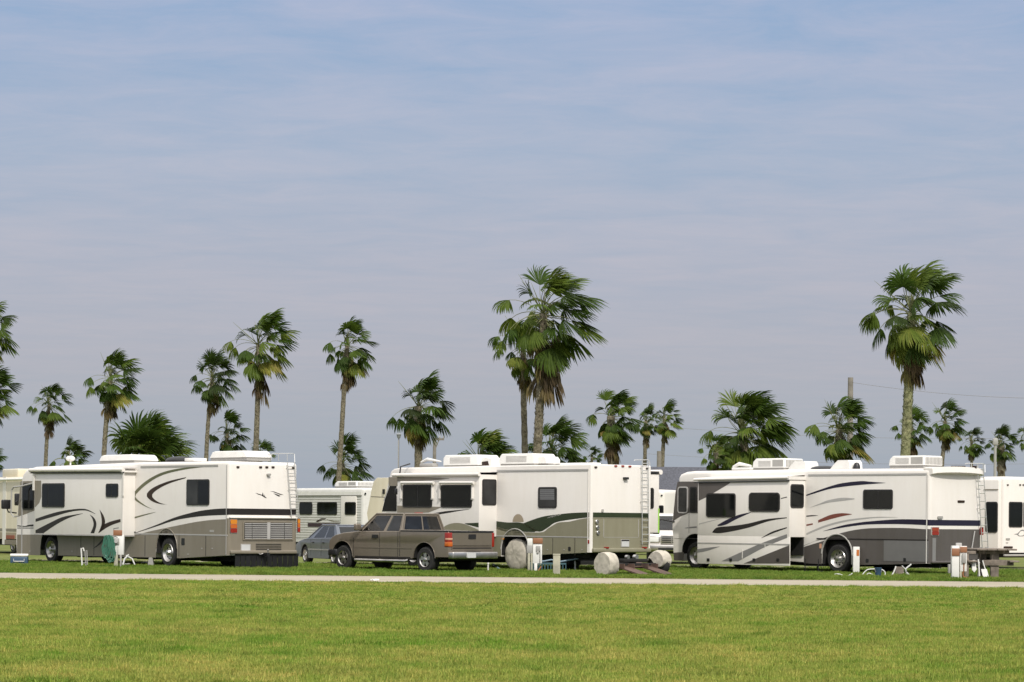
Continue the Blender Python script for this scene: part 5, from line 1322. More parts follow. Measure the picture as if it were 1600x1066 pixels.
m = MB(); (y0, z0), (y1, z1_) = V.rear(z3(1295, 806), -.2), V.rear(z3(1357, 842), -.2); m.prismx(rrect(min(y0, y1), max(y0, y1), z1_, z0, .015), -.225, -.19, PLATE); m.build('license_plate', PT)
for a in ((1130, 660, 1183, 764), (1478, 682, 1492, 764)):
    m = MB()
    if a[0] < 1200:
        (ya, zt), (yb, zl) = R_(1168, 660), R_(1184, 764); zz0, zz1, zz2 = zl+(zt-zl)*.30, zl+(zt-zl)*.55, 0
        m.rbox(-.02, .16, yb-.02, .014, zl, zt, .02, RED); m.rbox(-.024, .15, yb-.024, .018, zl+.02, zz0+.02, .008, mat('orange_lens', (.5, .12, .02), .2)); m.rbox(-.024, .12, yb-.022, .018, zz1-.03, zz1+.03, .008, mat('pale_amber_lens', (.55, .30, .2), .3))
    else:
        m.rbox(-.02, .14, -W-.014, -W+.10, zl, zt, .02, RED)
    m.build('tail_light', PT)
greenhouse(PT, W, xbk-.02, P(508, 648)[0], P(810, 648)[1]-.02, V.side(z3(838, 518), -.22)[0], V.side(z3(640, 518), -.22)[0], V.side(z3(740, 524), -.22)[1], .05, .24, PICK, ((.055, .36), (.43, .93)), rear_cuts=((.06, .49), (.52, .94)), seats=((xbk+1.45, (-.5, -1.45)), (xbk+.45, (-.6, -1.3))))
m = MB(); a = V.rear(z3(960, 518), xbk+.1); m.rbox(xbk+.12, xbk+.25, -W/2-.13, -W/2+.13, V.side(z3(740, 524), -.22)[1]+.0, V.side(z3(740, 524), -.22)[1]+.05, .015, RED); m.build('brake_light', PT)
m = MB(); a = V.side(z3(505, 620), .12); m.rbox(a[0]-.07, a[0]+.07, .02, .24, a[1]-.10, a[1]+.11, .04, PICK); m.tube([(a[0], .05, a[1]-.05), (a[0]+.02, -.08, a[1]-.1)], .03, BLACK); m.build('mirror', PT)
m = MB(); sbox(m, V, z3, 612, 674, 652, 699, BLACK, d=.03, r=.02); m.build('door_handle', PT)
m = MB(); m.tube([(rwx+.75, .06, .34), (rwx+.65, .03, .36)], .05, CHROME); m.tube([(rwx+.72, .07, .335), (fwx-.68, .07, .335)], .05, CHROME, 12)
for x in (rwx+1, fwx-1.1): m.tube([(x, .05, .34), (x, -.3, .45)], .025, BLACK)
m.build('side_step', PT)
m = MB(); m.box(.3, Lp-.3, -W+.35, -.35, .36, .8, DARK); m.rbox(.0, .7, -W+.3, -.3, .38, .62, .03, DARK); m.tube([(rwx, -.2, .38), (rwx, -W+.2, .38)], .07, DARK, 10); m.build('chassis', PT)
m = MB(); m.rbox(Lp-.34, Lp+.06, -W-.005, .015, .44, .66, .05, BLACK); m.build('bumper', PT)
for x, y, s_ in ((rwx, -.03, 1), (rwx, -W+.03, -1), (fwx, -.03, 1), (fwx, -W+.03, -1)): wheel(PT, x, y, .39, .39, .27, .225, s_, style='spoke')

# blue grey sedan
V = Veh(536, 86, .90, .42); W = 1.75
SD = V.root('sedan', 'blue grey sedan between the left motorhome and the pickup truck', 'car', 'cars and pickup trucks')
b_ = .92
prof = [(0.05, .28), (.62, .26)]+arch(.95, .36, .26, .33)[1:-1]+[(1.35, .22), (3.3, .22)]+arch(3.68, .36, .26, .33)[1:-1]+[(4.1, .24), (4.55, .26), (4.62, .5), (4.55, .68), (4.2, .80), (3.45, .90), (1.0, .94), (.85, .95), (.15, .92), (.0, .84)]
m = MB(); m.bm(shell(prof, W, SEDP, .06, .45, 4), SEDP)
for x in (2.05, 3.05): m.box(x, x+.008, -.01, .004, .3, .88, BLACK)
m.box(1.35, 3.3, -.01, .014, .50, .54, GPLAST); m.box(.0, 4.5, -.005, .007, .86, .875, SEDP)
liner(m, .95, .352, .33, .26, W); liner(m, 3.68, .352, .33, .24, W)
m.build('body', SD)
greenhouse(SD, W, .55, 3.42, .91, 1.25, 2.55, 1.36, .06, .24, SEDP, ((.14, .44), (.48, .84)), glass=GLASS, seats=((2.35, (-.45, -1.3)), (1.3, (-.45, -1.3))))
for x in (1.75, 2.75): m = MB(); m.rbox(x, x+.16, -.01, .035, .74, .78, .01, BLACK); m.build('door_handle', SD)
for x, s_ in ((.95, 1), (3.68, 1), (.95, -1), (3.68, -1)): wheel(SD, x, -.03 if s_ > 0 else -W+.03, .315, .315, .2, .19, s_, style='spoke', spokes=7)
m = MB(); m.rbox(-.02, .06, -.42, -.04, .66, .82, .02, RED); m.build('tail_light', SD); m = MB(); m.rbox(-.02, .06, -W+.04, -W+.42, .66, .82, .02, RED); m.build('tail_light', SD)
m = MB(); m.box(.3, 4.3, -W+.25, -.25, .2, .5, DARK); m.build('chassis', SD)

# white pickup truck facing the camera
wt = at(1050, CY, 96); wt.z = 0; ang = math.atan2(-1, -.10); W = 2.0; L_ = 5.4
hd = Vector((math.cos(ang), math.sin(ang), 0)); sdv = Vector((-hd.y, hd.x, 0))
WT = empty('pickup_truck', wt-hd*L_+sdv*W/2, ang, 'white pickup truck with a chrome grille facing out between two motorhomes', 'pickup truck', 'cars and pickup trucks')
prof = [(0, .5), (.8, .48)]+arch(1.2, .48, .45, .45)[1:-1]+[(1.7, .45), (3.9, .45)]+arch(4.45, .48, .45, .45)[1:-1]+[(4.95, .45), (5.38, .5), (5.4, 1.02), (5.3, 1.14), (4.9, 1.20), (4.1, 1.26), (2.0, 1.30), (0, 1.30)]
m = MB(); m.bm(shell(prof, W, WHITE, .08, 1.0, 4), WHITE); liner(m, 1.2, .47, .45, .47, W); liner(m, 4.45, .47, .45, .47, W); m.build('body', WT)
greenhouse(WT, W, 1.9, 4.15, 1.26, 2.1, 3.35, 1.88, .05, .22, WHITE, ((.06, .45), (.5, .93)), seats=((2.9, (-.5, -1.5)),))
m = MB(); m.rbox(5.36, 5.44, -1.42, -.58, .74, 1.08, .03, CHROME)
for k in range(4): m.box(5.43, 5.447, -1.36, -.64, .79+k*.068, .825+k*.068, BLACK)
m.box(5.43, 5.452, -1.02, -.98, .76, 1.06, CHROME); m.build('radiator_grille', WT)
for y in (-.31, -1.69): m = MB(); m.rbox(5.30, 5.43, y-.22, y+.22, .80, 1.02, .04, CLEAR); m.rbox(5.30, 5.425, y-.25, y+.25, .77, 1.05, .03, CHROME); m.build('headlight', WT)
m = MB(); m.rbox(5.36, 5.55, -W-.0, .0, .48, .72, .05, CHROME); m.box(5.54, 5.556, -1.5, -.5, .52, .60, BLACK); m.build('bumper', WT)
for x, s_ in ((1.2, 1), (4.45, 1), (1.2, -1), (4.45, -1)): wheel(WT, x, -.03 if s_ > 0 else -W+.03, .39, .39, .27, .22, s_, style='spoke')
for y, s_ in ((.14, 1), (-W-.14, -1)): m = MB(); m.rbox(3.95, 4.05, y-.1, y+.1, 1.3, 1.52, .03, BLACK); m.tube([(4.0, y, 1.35), (4.0, y-.2*s_, 1.3)], .02, BLACK); m.build('mirror', WT)
m = MB(); m.box(.3, 5.2, -W+.3, -.3, .38, .8, DARK); m.build('chassis', WT)

# ------------------------------------------------------------ house
c0, c1 = at(988, 812, 148), at(1215, 812, 148); zr = at(1060, 729.5, 152).z; ze = at(1060, 783, 148).z
Hs = empty('house', ((c0.x+c1.x)/2, 148, 0), 0, 'long low building with a grey shingle roof behind the two right motorhomes', 'house')
hx = (c1.x-c0.x)/2; m = MB()
m.add([(-hx, -.0, ze), (hx, -.0, ze), (hx, 4.6, zr), (-hx, 4.6, zr), (-hx, 9.2, ze), (hx, 9.2, ze)], [(0, 1, 2, 3), (3, 2, 5, 4)], SHINGLE); m.box(-hx, hx, -.04, .05, ze-.16, ze-.01, GREYT); m.build('roof', Hs)
m = MB(); m.box(-hx+.4, hx-.4, .5, 8.7, 0, ze-.0, BRICKB); m.prismx([(.5, ze-.02), (8.7, ze-.02), (4.6, zr-.15)], -hx+.4, -hx+.6, BRICKB); m.prismx([(.5, ze-.02), (8.7, ze-.02), (4.6, zr-.15)], hx-.6, hx-.4, BRICKB); m.build('wall', Hs)
for x in (-3.0, -1.2, .8, 3.0):
    m = MB(); m.box(x-.5, x+.5, .44, .52, .95, 2.0, WPLAST); w = m.build('window', Hs); m = MB(); m.box(x-.43, x+.43, .42, .5, 1.02, 1.93, GLASS); m.build('pane', w)

# ------------------------------------------------------------ poles and lamp
g = at(622, CY, 150); LP = empty('lamp_post', (g.x, 150, 0), 0, 'slim grey lamp post left of the palm with the thick brown skirt', 'lamp post')
zt = at(622, 676, 150).z
m = MB(); m.tube([(0, 0, 0), (0, 0, zt-.35)], [.06, .035], mat('lamp_post_grey', (.16, .16, .165), .6), 10); m.build('post', LP)
m = MB(); m.lathe((0, 0, zt-.35), [(.06, 0), (.10, .08), (.13, .22), (.17, .23), (.09, .30), (.02, .34)], mat('lamp_head_grey', (.22, .23, .24), .4), 16, 'z'); m.build('lamp_head', LP)
def pole(px, ytop, D, label, r=.14, arms=(), wires=()):
    g = at(px, CY, D); z = at(px, ytop, D).z; e = empty('utility_pole', (g.x, D, 0), 0, label, 'utility pole')
    m = MB(); m.tube([(0, 0, 0), (0, 0, z)], [r*1.3, r], POLEW, 10); m.build('post', e)
    for az, hw in arms:
        m = MB(); m.box(-hw*.1, hw*1.9, -.06, .06, z-az-.07, z-az+.07, POLEW); m.tube([(.0, 0, z-az-.8), (hw*.9, 0, z-az)], .035, POLEW, 6)
        for x in (0.2, 1.0, 1.8): m.lathe((hw*x, 0, z-az+.07), [(.04, 0), (.06, .08), (.03, .15)], GPLAST, 8, 'z')
        m.build('crossarm', e)
    for p, q, sag in wires:
        A, B = Vector(p)-Vector((g.x, D, 0)), Vector(q)-Vector((g.x, D, 0)); pts = []
        for i in range(25):
            t = i/24; v = A.lerp(B, t); v.z -= sag*4*t*(1-t); pts.append(v)
        m = MB(); m.tube(pts, .009, POLEW, 5); m.build('wire', e)
    return e
pole(678, 684, 170, 'grey utility pole with a crossarm right of the brown skirted palm', .11, ((.1, .33),))
pw = 160
a1 = at(1327, 597, pw)
pole(1327, 590, pw, 'wooden utility pole rising behind the shaggy palm over the right motorhome', .17, (), ((tuple(a1), tuple(at(1800, 619, 150)), .5),))
pole(1029, 705, 180, 'short brown utility post between the two slim palms', .16, ())
# distant lines run between two plain poles outside the picture
for k, (ya, yb, D) in enumerate(((668, 682, 210), (712, 722, 240))):
    m = MB(); A, B = at(1010, ya-3, D), at(1720, yb, D); pts = []
    for i in range(41):
        t = i/40; v = A.lerp(B, t); v.z -= 1.1*4*t*(1-t)*.5; pts.append(v-A)
    m.tube(pts, .010, POLEW, 5); o = m.build('overhead_wire', None, A); tag(o, ('upper', 'lower')[k]+' thin overhead wire crossing behind the palms at right', 'wire')
g = at(1554, CY, 170); m = MB(); zt = at(1554, 684, 170).z; m.tube([(0, 0, 0), (0, 0, zt)], [.12, .09], GPLAST, 10); m.rbox(-.17, .17, -.15, .15, zt-.5, zt-.05, .05, GPLAST, 2)
o = m.build('light_pole', None, (g.x, 170, 0)); tag(o, 'pale grey pole against the fat brown skirted palm at right', 'pole')

# ------------------------------------------------------------ small things on the verge
def lbox(m, p, x0, y0, x1, y1, D, mt, th=.1, r=.01, front=0.):
    """upright box whose front face spans the measured rectangle at depth D; p = local origin"""
    a, b_ = at(x0, y1, D)-p, at(x1, y0, D)-p; m.rbox(min(a.x, b_.x), max(a.x, b_.x), a.y-front, a.y-front+th, a.z, b_.z, min(r, th*.3), mt, 2)
def word(parent, txt, x, y, z, size, mt, name='lettering'):
    cu = bpy.data.curves.new(name, 'FONT'); cu.body = txt; cu.size = size; cu.extrude = .001; cu.align_x = 'CENTER'; cu.align_y = 'CENTER'
    t = bpy.data.objects.new(name+'_tmp', cu); dg = bpy.context.evaluated_depsgraph_get(); me = bpy.data.meshes.new_from_object(t)
    bpy.data.objects.remove(t); me.materials.clear(); me.materials.append(mt)
    o = bpy.data.objects.new(name, me); COL.objects.link(o); o.parent = parent; o.rotation_euler = (math.pi/2, 0, 0); o.location = (x, y, z); return o

# pedestal by the left motorhome
p = gnd(187, 888.5); D = p.y; U1 = empty('utility_pedestal', p, 0, 'white utility pedestal with a brown plate and green hose, beside the left motorhome', 'utility pedestal', 'utility pedestals')
m = MB(); lbox(m, p, 177, 836, 193.4, 867, D, WPLAST, .2); m.build('cabinet', U1)
m = MB(); lbox(m, p, 178, 841, 186.5, 850.5, D, GPLAST, .05, front=.05); a = at(182, 846, D)-p; m.lathe((a.x, -.05, a.z), [(.06, 0), (.055, -.05)], LGREY, 16); lbox(m, p, 184, 851, 184.8, 866, D, GREYT, .02, front=.02); m.build('meter', U1)
m = MB(); lbox(m, p, 177, 828.5, 191, 837, D, BPLATE, .03, front=.02); pl = m.build('number_plate', U1)
m = MB(); lbox(m, p, 178, 867, 184, 889, D, POSTW, .14); lbox(m, p, 187, 867, 190, 888, D, GREYT, .08); m.build('post', U1)
m = MB(); a = at(180, 826, D)-p; m.tube([(a.x-.05, .05, a.z-.1), (a.x-.05, .05, a.z), (a.x+.1, .05, a.z+.02)], .012, BLACK, 6); m.build('tap', U1)
# hose coil on it
p2 = at(170, 850, D-.12); p2.z = 0; m = MB(); rnd = random.Random(5)
for k in range(9):
    pts = []; cx = (k-4)*.024; h0, h1 = 1.0+rnd.uniform(-.04, .03), .16+rnd.uniform(0, .22)
    for i in range(25):
        t = i/24*2*math.pi; zc = (h0+h1)/2; pts.append((cx+.10*math.sin(t)*(1.15 if math.cos(t) < 0 else .8), -.02*math.cos(t*1)+.02*k*.3, zc+(h0-h1)/2*math.cos(t)))
    m.tube(pts, .014, HOSEG, 7, False)
m.tube([(.05, .05, .95), (.18, .1, 1.0), (.25, .12, .95)], .012, GPLAST, 6)
o = m.build('hose_coil', None, p2); tag(o, 'green garden hose coiled on the pedestal beside the left motorhome', 'hose')
# pedestal by the middle motorhome
p = gnd(835, 895.5); D = p.y; U2 = empty('utility_pedestal', p, 0, 'white utility pedestal with an orange brown plate, beside the covered wheel of the middle motorhome', 'utility pedestal', 'utility pedestals')
m = MB(); lbox(m, p, 832.5, 849, 847, 880.5, D, WPLAST, .2); m.build('cabinet', U2)
m = MB(); lbox(m, p, 824, 841.5, 832.2, 852.5, D, WPLAST, .12); lbox(m, p, 823, 852.3, 832.2, 864.5, D, GPLAST, .14); m.build('junction_box', U2)
m = MB(); lbox(m, p, 837.5, 853, 844.5, 861.5, D, GPLAST, .04, front=.04); lbox(m, p, 838.5, 861, 842, 865, D, GREYT, .04, front=.04); lbox(m, p, 843.2, 862, 844.2, 880, D, BLACK, .02, front=.02); m.build('meter', U2)
m = MB(); lbox(m, p, 832.8, 841, 848, 849.5, D, BPLATE, .03, front=.03); m.build('number_plate', U2)
m = MB(); lbox(m, p, 824.3, 864.5, 828.4, 893, D, POSTW, .1); lbox(m, p, 829.2, 864.5, 832.4, 894.5, D, POSTW, .1); lbox(m, p, 834.5, 880, 839.5, 896.5, D, WPLAST, .12); m.build('post', U2)
m = MB(); a = at(830, 894, D-.05)-p; m.tube([(a.x, -.1, .02), (a.x+.2, -.12, .05), (a.x+.3, -.05, .2)], .02, mat('rusty_pipe', (.25, .1, .04), .7), 8); m.build('drain_pipe', U2)
# twin pedestal on the right
p = gnd(1494, 906.5); D = p.y; U3 = empty('utility_pedestal', p, 0, 'pair of white pedestal posts with brown plates, left of the picnic table', 'utility pedestal', 'utility pedestals')
m = MB(); lbox(m, p, 1487.2, 853, 1499.2, 906, D, WPLAST, .2); lbox(m, p, 1500, 853.5, 1511, 893, D, WPLAST, .16); lbox(m, p, 1499.5, 893, 1503, 908, D, POSTW, .1); m.build('cabinet', U3)
m = MB(); lbox(m, p, 1487, 857, 1499.3, 868.5, D, BPLATE, .03, front=.03); m.build('number_plate', U3)
m = MB(); lbox(m, p, 1500, 854.5, 1511, 863.5, D, BPLATE, .03, front=.03); m.build('number_plate', U3)
m = MB(); lbox(m, p, 1502.8, 865, 1509, 880, D, GPLAST, .06, front=.06); lbox(m, p, 1505, 880, 1507, 895, D, mat('rusty_pipe', (.25, .1, .04), .7), .04, front=.02); m.build('meter', U3)
m = MB(); lbox(m, p, 1494, 848.5, 1503, 854, D+.1, LGREY, .12); lbox(m, p, 1482, 882, 1487.5, 896, D+.1, GPLAST, .14); m.build('junction_box', U3)
m = MB(); a = at(1504, 894, D)-p; m.tube([(a.x, 0, a.z), (a.x+.02, -.02, .1), (a.x+.18, -.05, .05), (a.x+.22, -.05, .02)], .025, mat('rusty_pipe', (.25, .1, .04), .7), 8); m.build('drain_pipe', U3)
# marker posts
p = gnd(869.5, 900.3); m = MB(); w = 11.2/F*p.y; h = at(869, 866, p.y).z; m.rbox(-w/2, w/2, -.08, .08, -.02, h, .015, POSTW); m.rbox(-w/2-.006, w/2+.006, -.09, .09, h-.03, h+.006, .01, POSTW)
o = m.build('marker_post', None, p); tag(o, 'olive cream wooden post standing alone right of the middle pedestal', 'post', 'short posts on the verge')
p = gnd(1337.5, 897.5); w = 10/F*p.y; h = at(1338, 854.5, p.y).z; M_ = empty('marker_post', p, 0, 'white post with an orange mark by the rear wheel of the right motorhome', 'post', 'short posts on the verge')
m = MB(); m.rbox(-w/2, w/2, -.07, .07, -.02, h, .012, WPLAST); m.build('post', M_)
m = MB(); m.box(.0, w*.42, -.078, -.071, h-.28, h-.09, mat('orange_sign_paint', (.50, .15, .03), .5)); m.build('number_plate', M_)
# cooler
p = gnd(29.5, 883); w = 27/F*p.y; C_ = empty('cooler', p, .1, 'blue cooler with a white lid on the grass at the front of the left motorhome', 'cooler')
m = MB(); m.rbox(-w/2, w/2, 0, .34, 0, .27, .03, BLUE); m.tube([(-w*.3, -.02, .2), (-w*.3, -.03, .12), (w*.3, -.03, .12), (w*.3, -.02, .2)], .012, WPLAST); m.build('box', C_)
m = MB(); m.rbox(-w/2-.01, w/2+.01, -.01, .35, .27, .36, .03, WPLAST); m.build('lid', C_)
# white pipe stand
p = gnd(131, 887.5); m = MB(); h = at(128, 857, p.y).z
m.tube([(-.05, 0, 0), (-.09, 0, h), (-.02, 0, h+.01), (.0, 0, h-.08)], .022, WPLAST); m.tube([(.05, .1, 0), (.01, .1, h-.06), (.07, .1, h-.06), (.09, .1, .1)], .018, GPLAST); m.tube([(-.05, 0, .15), (.06, .1, .15)], .015, GPLAST)
o = m.build('pipe_stand', None, p); tag(o, 'bent white water pipes rising from the grass before the left motorhome', 'pipe')
# waste pipe on the ground
a, b_ = gnd(192, 885.5), gnd(236, 881.5); m = MB(); m.tube([(0, 0, .06), tuple(b_-a+Vector((0, 0, .06)))], .035, HOSEW, 10); m.tube([(.0, 0, .06), (.05, .05, .25), (.18, .05, .38)], .03, HOSEW)
q = (b_-a)
m.tube([(.05, .3, .35), (.25, .3, .25), (.35, .25, .04)], .022, HOSEW); o = m.build('waste_hose', None, a); tag(o, 'white waste pipe lying on the grass right of the left pedestal', 'hose')
for x in (228,):
    p = gnd(x+8, 886); m = MB(); m.prism([(-.1, 0), (.1, 0), (.06, .3), (-.06, .3)], -.1, .1, GPLAST); o = m.build('wheel_chock', None, p); tag(o, 'grey block standing under the rear wheel arch of the left motorhome', 'wheel chock')
# pvc stub and hose pieces by the pickup
p = gnd(762.5, 894); m = MB(); m.tube([(0, 0, 0), (0, 0, .26)], .025, WPLAST); m.lathe((0, 0, .24), [(.033, 0), (.033, .05)], WPLAST, 12, 'z'); o = m.build('pipe_stub', None, p); tag(o, 'short white pipe stub in the grass behind the pickup bumper', 'pipe')
a, b_ = gnd(771, 888), gnd(784, 894); m = MB(); m.tube([(0, 0, .12), tuple(b_-a+Vector((0, 0, .02)))], .04, mat('pale_blue_hose', (.17, .25, .31), .5)); o = m.build('hose_piece', None, a); tag(o, 'pale blue pipe lying slanted between the pickup and the covered wheel', 'hose')
# crate under middle motorhome
p = gnd(856, 894); m = MB(); w = .55
m.box(-w, w, -.25, .25, 0, .03, mat('teal_plastic', (.05, .11, .13), .5)); TL = mat('teal_plastic', (.1, .24, .27))
for k in range(13):
    x = -w+k*2*w/12
    for y in (-.25, .25): m.box(x-.012, x+.012, y-.01, y+.01, .02, .26, TL)
m.box(-w-.01, w+.01, -.27, -.235, .24, .29, TL); m.box(-w-.01, w+.01, .235, .27, .24, .29, TL); m.box(-w-.01, -w+.02, -.26, .26, .24, .29, TL); m.box(w-.02, w+.01, -.26, .26, .24, .29, TL)
m.tube([(-.5, -.1, .30), (-.1, -.12, .34), (.1, -.1, .38), (.4, -.05, .33), (.9, -.1, .42), (1.4, .1, .58)], .025, mat('pale_blue_hose', (.25, .42, .5)))
o = m.build('plastic_crate', None, p); tag(o, 'teal slatted plastic crate with a pale hose on it under the middle motorhome', 'crate')
# litter
p = gnd(585, 910); p.z = .03; m = MB(); rnd = random.Random(2); n = 7; vs = [((i/(n-1)-.5)*.24, (j/(n-1)-.5)*.18, .01+.05*rnd.random()) for i in range(n) for j in range(n)]
m.add(vs, [(i*n+j, (i+1)*n+j, (i+1)*n+j+1, i*n+j+1) for i in range(n-1) for j in range(n-1)], mat('crumpled_paper', (.7, .7, .68), .8)); o = m.build('crumpled_paper', None, p, sharp=5); tag(o, 'crumpled white paper lying at the lawn edge of the road below the pickup', 'litter')
# tow dolly
pa = gnd(953, 900.5); ax = Vector((1.48, 1.34, 0)); base = pa.copy(); base.z = 0; rzd = math.atan2(ax.y, ax.x); Ld = ax.length
DL = empty('tow_dolly', base, rzd, 'low tow dolly with canvas covered wheels, parked behind the middle motorhome', 'tow dolly')
m = MB(); m.tube([(.2, 0, .33), (Ld-.1, 0, .33)], .045, DARK, 10); RUSTY = mat('rusty_brown_steel', (.10, .06, .045), .8, var=.3)
m.box(.25, Ld-.25, -.1, .1, .26, .30, RUSTY); m.box(Ld/2-.07, Ld/2+.07, .0, 2.2, .30, .40, DARK); m.build('axle', DL)
for x0 in (.28, Ld-.75):
    m = MB(); vs = [(x0, -1.05, .05), (x0+.42, -1.05, .05), (x0+.42, .55, .42), (x0, .55, .42)]; m.add(vs+[(a, b, c-.04) for a, b, c in vs], [(0, 1, 2, 3), (7, 6, 5, 4), (0, 4, 5, 1), (1, 5, 6, 2), (2, 6, 7, 3), (3, 7, 4, 0)], RUSTY)
    for s_ in (0, .40): m.box(x0+s_, x0+s_+.03, -.3, .55, .22, .36, RUSTY)
    m.build('ramp', DL)
m = MB(); m.lathe((Ld/2-.25, 0, .55), [(.06, 0), (.06, .1)], CHROME, 12); m.lathe((Ld/2+.1, 0, .55), [(.07, 0), (.07, .12)], CHROME, 12); m.rbox(Ld/2-.5, Ld/2+.5, -.05, .15, .40, .50, .02, DARK); m.build('winch', DL)
for k, (x, s_) in enumerate(((-.14, 1), (Ld+.06, -1))):
    m = MB(); m.lathe((x, 0, .34), [(.15, -.1), (.30, -.12), (.34, -.06), (.34, .06), (.30, .12), (.15, .1)], RUBBER, 28, 'x'); m.build('wheel', DL)
def dcover(x, z, R, half, seed, skirt_cut):
    m = MB(); n = 36; st = 9; vs = []
    for i in range(st):
        h = -half+2*half*i/(st-1); q = R*(1-.07*abs(2*i/(st-1)-1)**6)
        for k in range(n):
            a = 2*math.pi*k/n; rr = q*(1+.10*mnoise.noise(Vector((math.cos(a)*2.5, math.sin(a)*2.5+i*.5, seed))))
            X, Z = rr*math.cos(a), rr*math.sin(a)
            zl = -R*.97 if not skirt_cut else -R*.05+.12*math.cos(a*2+1)+.12*mnoise.noise(Vector((a, i*.4, seed)))
            vs.append((x+h, X, z+max(Z, zl)))
    fs = [(i*n+k, i*n+(k+1) % n, (i+1)*n+(k+1) % n, (i+1)*n+k) for i in range(st-1) for k in range(n)]+[tuple(range(n)), tuple(range((st-1)*n, st*n))]
    m.add(vs, fs, CANVAS); return m.build('tyre_cover', DL, sharp=32)
dcover(-.14, .34, .36, .18, 3, False); dcover(Ld+.06, .40, .34, .19, 8, True)
m = MB(); m.rbox(.02, .22, -.18, .12, .12, .42, .06, CANVAS); m.build('tyre_cover_gather', DL)
# hose, bucket, prop and hoses by right motorhome
p = gnd(1372, 903.5); m = MB(); w = .10; m.lathe((0, 0, 0), [(.08, 0), (.10, .28), (.105, .29), (.105, .31), (.09, .31), (.085, .06), (.02, .05)], BLUE, 20, 'z'); m.tube([(-.1, 0, .29), (-.09, -.06, .18), (.09, -.06, .18), (.1, 0, .29)], .006, GPLAST, 5)
o = m.build('bucket', None, p); tag(o, 'blue bucket inside the white hose loops under the right motorhome', 'bucket')
def gtube(name, pts, r, mt, label, cat):
    P0 = gnd(*pts[0][:2]) if len(pts[0]) < 3 or pts[0][2] == 0 else None
    D = gnd(pts[0][0], 902).y; base = gnd(pts[0][0], 902); raw = [at(a[0], a[1], D+(a[2] if len(a) > 2 else 0)) for a in pts]
    P3 = [(Vector(v)-base) for v in raw]; q = []
    for i in range(len(P3)-1):
        a, b, c, d = P3[max(i-1, 0)], P3[i], P3[i+1], P3[min(i+2, len(P3)-1)]
        for k in range(6):
            t = k/6; q.append(.5*((2*b)+(c-a)*t+(2*a-5*b+4*c-d)*t*t+(3*b-a-3*c+d)*t**3))
    q.append(P3[-1]); m = MB(); m.tube(q, r, mt, 8); o = m.build(name, None, base); tag(o, label, cat); return o
gtube('water_hose', [(1347, 899), (1353, 892), (1360, 889.5), (1377, 890), (1383, 895), (1381, 901), (1374, 903), (1366, 899), (1358, 896), (1354, 899), (1359, 902.5), (1374, 903.4)], .016, HOSEW, 'white hose looped round the blue bucket under the right motorhome', 'hose')
gtube('waste_hose', [(1424, 881.5), (1420, 885), (1415.5, 889), (1415.5, 893), (1419, 897), (1426, 903), (1440, 903), (1455, 904), (1470, 905.5)], .022, HOSEW, 'white hose hanging from the right motorhome and trailing along the grass', 'hose')
gtube('support_strut', [(1400, 885), (1397, 893), (1393, 900)], .02, WPLAST, 'slanted white support leg left of the hanging hose', 'support leg')
gtube('support_strut', [(1409, 884), (1414, 889), (1416, 893), (1416, 902)], .016, ALU, 'thin bright leg reaching the ground beside the hanging hose', 'support leg')
gtube('garden_hose', [(1300, 900), (1306, 897), (1314, 898), (1320, 901), (1327, 899), (1332, 896)], .014, HOSEW, 'white hose end in the grass below the rear wheel of the right motorhome', 'hose')
p = gnd(1405, 900); m = MB(); m.box(-.12, .12, -.1, .1, 0, .28, WOODW); m.box(-.2, .25, -.12, .12, 0, .05, WOODW); m.tube([(.13, 0, 0), (.13, 0, .12)], .012, WPLAST); o = m.build('wooden_block', None, p); tag(o, 'stacked wood blocks beneath the skirt of the right motorhome', 'wooden block')
for x0, x1, y in ((736, 0, 887), ):
    pass
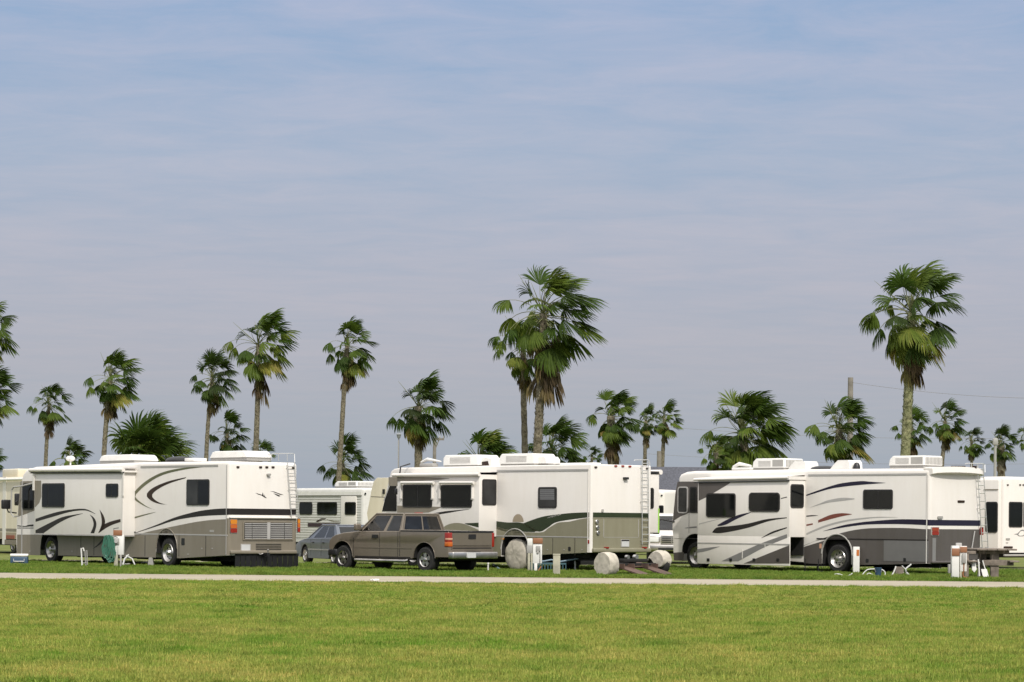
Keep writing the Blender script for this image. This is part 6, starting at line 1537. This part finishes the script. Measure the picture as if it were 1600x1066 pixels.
# picnic table seen end-on
p = gnd(1556, 905.5); PB = empty('picnic_table', p, .12, 'weathered wooden picnic table behind the right motorhome ladder', 'picnic table')
D = p.y; s_ = D/F
m = MB(); zt = at(1556, 857.5, D).z
for k in range(4): m.rbox(-.62+k*.30, -.62+k*.30+.285, -.2, 1.6, zt-.05, zt, .008, WOODW, 2)
m.build('top', PB)
for y in (.1, 1.3):
    m = MB(); m.rbox(-.12, .12, y, y+.1, .0, zt-.05, .01, WOODW, 2); m.rbox(-.48, .42, y-.03, y+.0, zt-.15, zt-.05, .01, WOODW, 2); m.rbox(-.38, .55, y-.05, y-.01, .40, .56, .01, WOODW, 2); m.build('leg', PB)
for x in (-.75, .50):
    m = MB(); m.rbox(x-.14, x+.14, -.2, 1.6, .50, .55, .01, WOODW, 2); m.build('seat', PB)
m = MB(); a = at(1542, 857, D)-p; m.rbox(-.62-.35, -.62, -.1, .1, zt-.16, zt-.07, .01, WOODW, 2); m.rbox(-.95, -.84, -.1, .0, 0, zt-.1, .01, WOODW, 2); m.build('brace', PB)
# white folding chair / step by the table
p = gnd(1537, 905.5); ST = empty('folding_step', p, .2, 'white folding step stool leaning open between the pedestals and the picnic table', 'step stool')
m = MB(); m.tube([(-.12, 0, 0), (-.15, .05, .58)], .022, WPLAST); m.tube([(.14, 0, 0), (-.02, .05, .55)], .018, WPLAST); m.tube([(-.05, .3, .05), (-.12, .05, .5)], .018, WPLAST); m.build('frame', ST)
m = MB(); vs = [(-.09, -.03, .30), (.08, -.03, .30), (.14, -.06, .06), (-.04, -.06, .06)]; m.add(vs+[(a, b+.03, c) for a, b, c in vs], [(0, 1, 2, 3), (7, 6, 5, 4), (0, 4, 5, 1), (1, 5, 6, 2), (2, 6, 7, 3), (3, 7, 4, 0)], WPLAST); m.build('tread', ST)
m = MB(); vs = [(-.30, .1, .56), (-.22, .1, .56), (-.2, .05, .28), (-.27, .05, .20), (-.34, .05, .28)]; m.add(vs+[(a, b+.04, c) for a, b, c in vs], [(0, 1, 2, 3, 4), (9, 8, 7, 6, 5)]+[(i, i+5, (i+1) % 5+5, (i+1) % 5) for i in range(5)], WPLAST); m.build('side_panel', ST)
p = gnd(1560, 885.5);
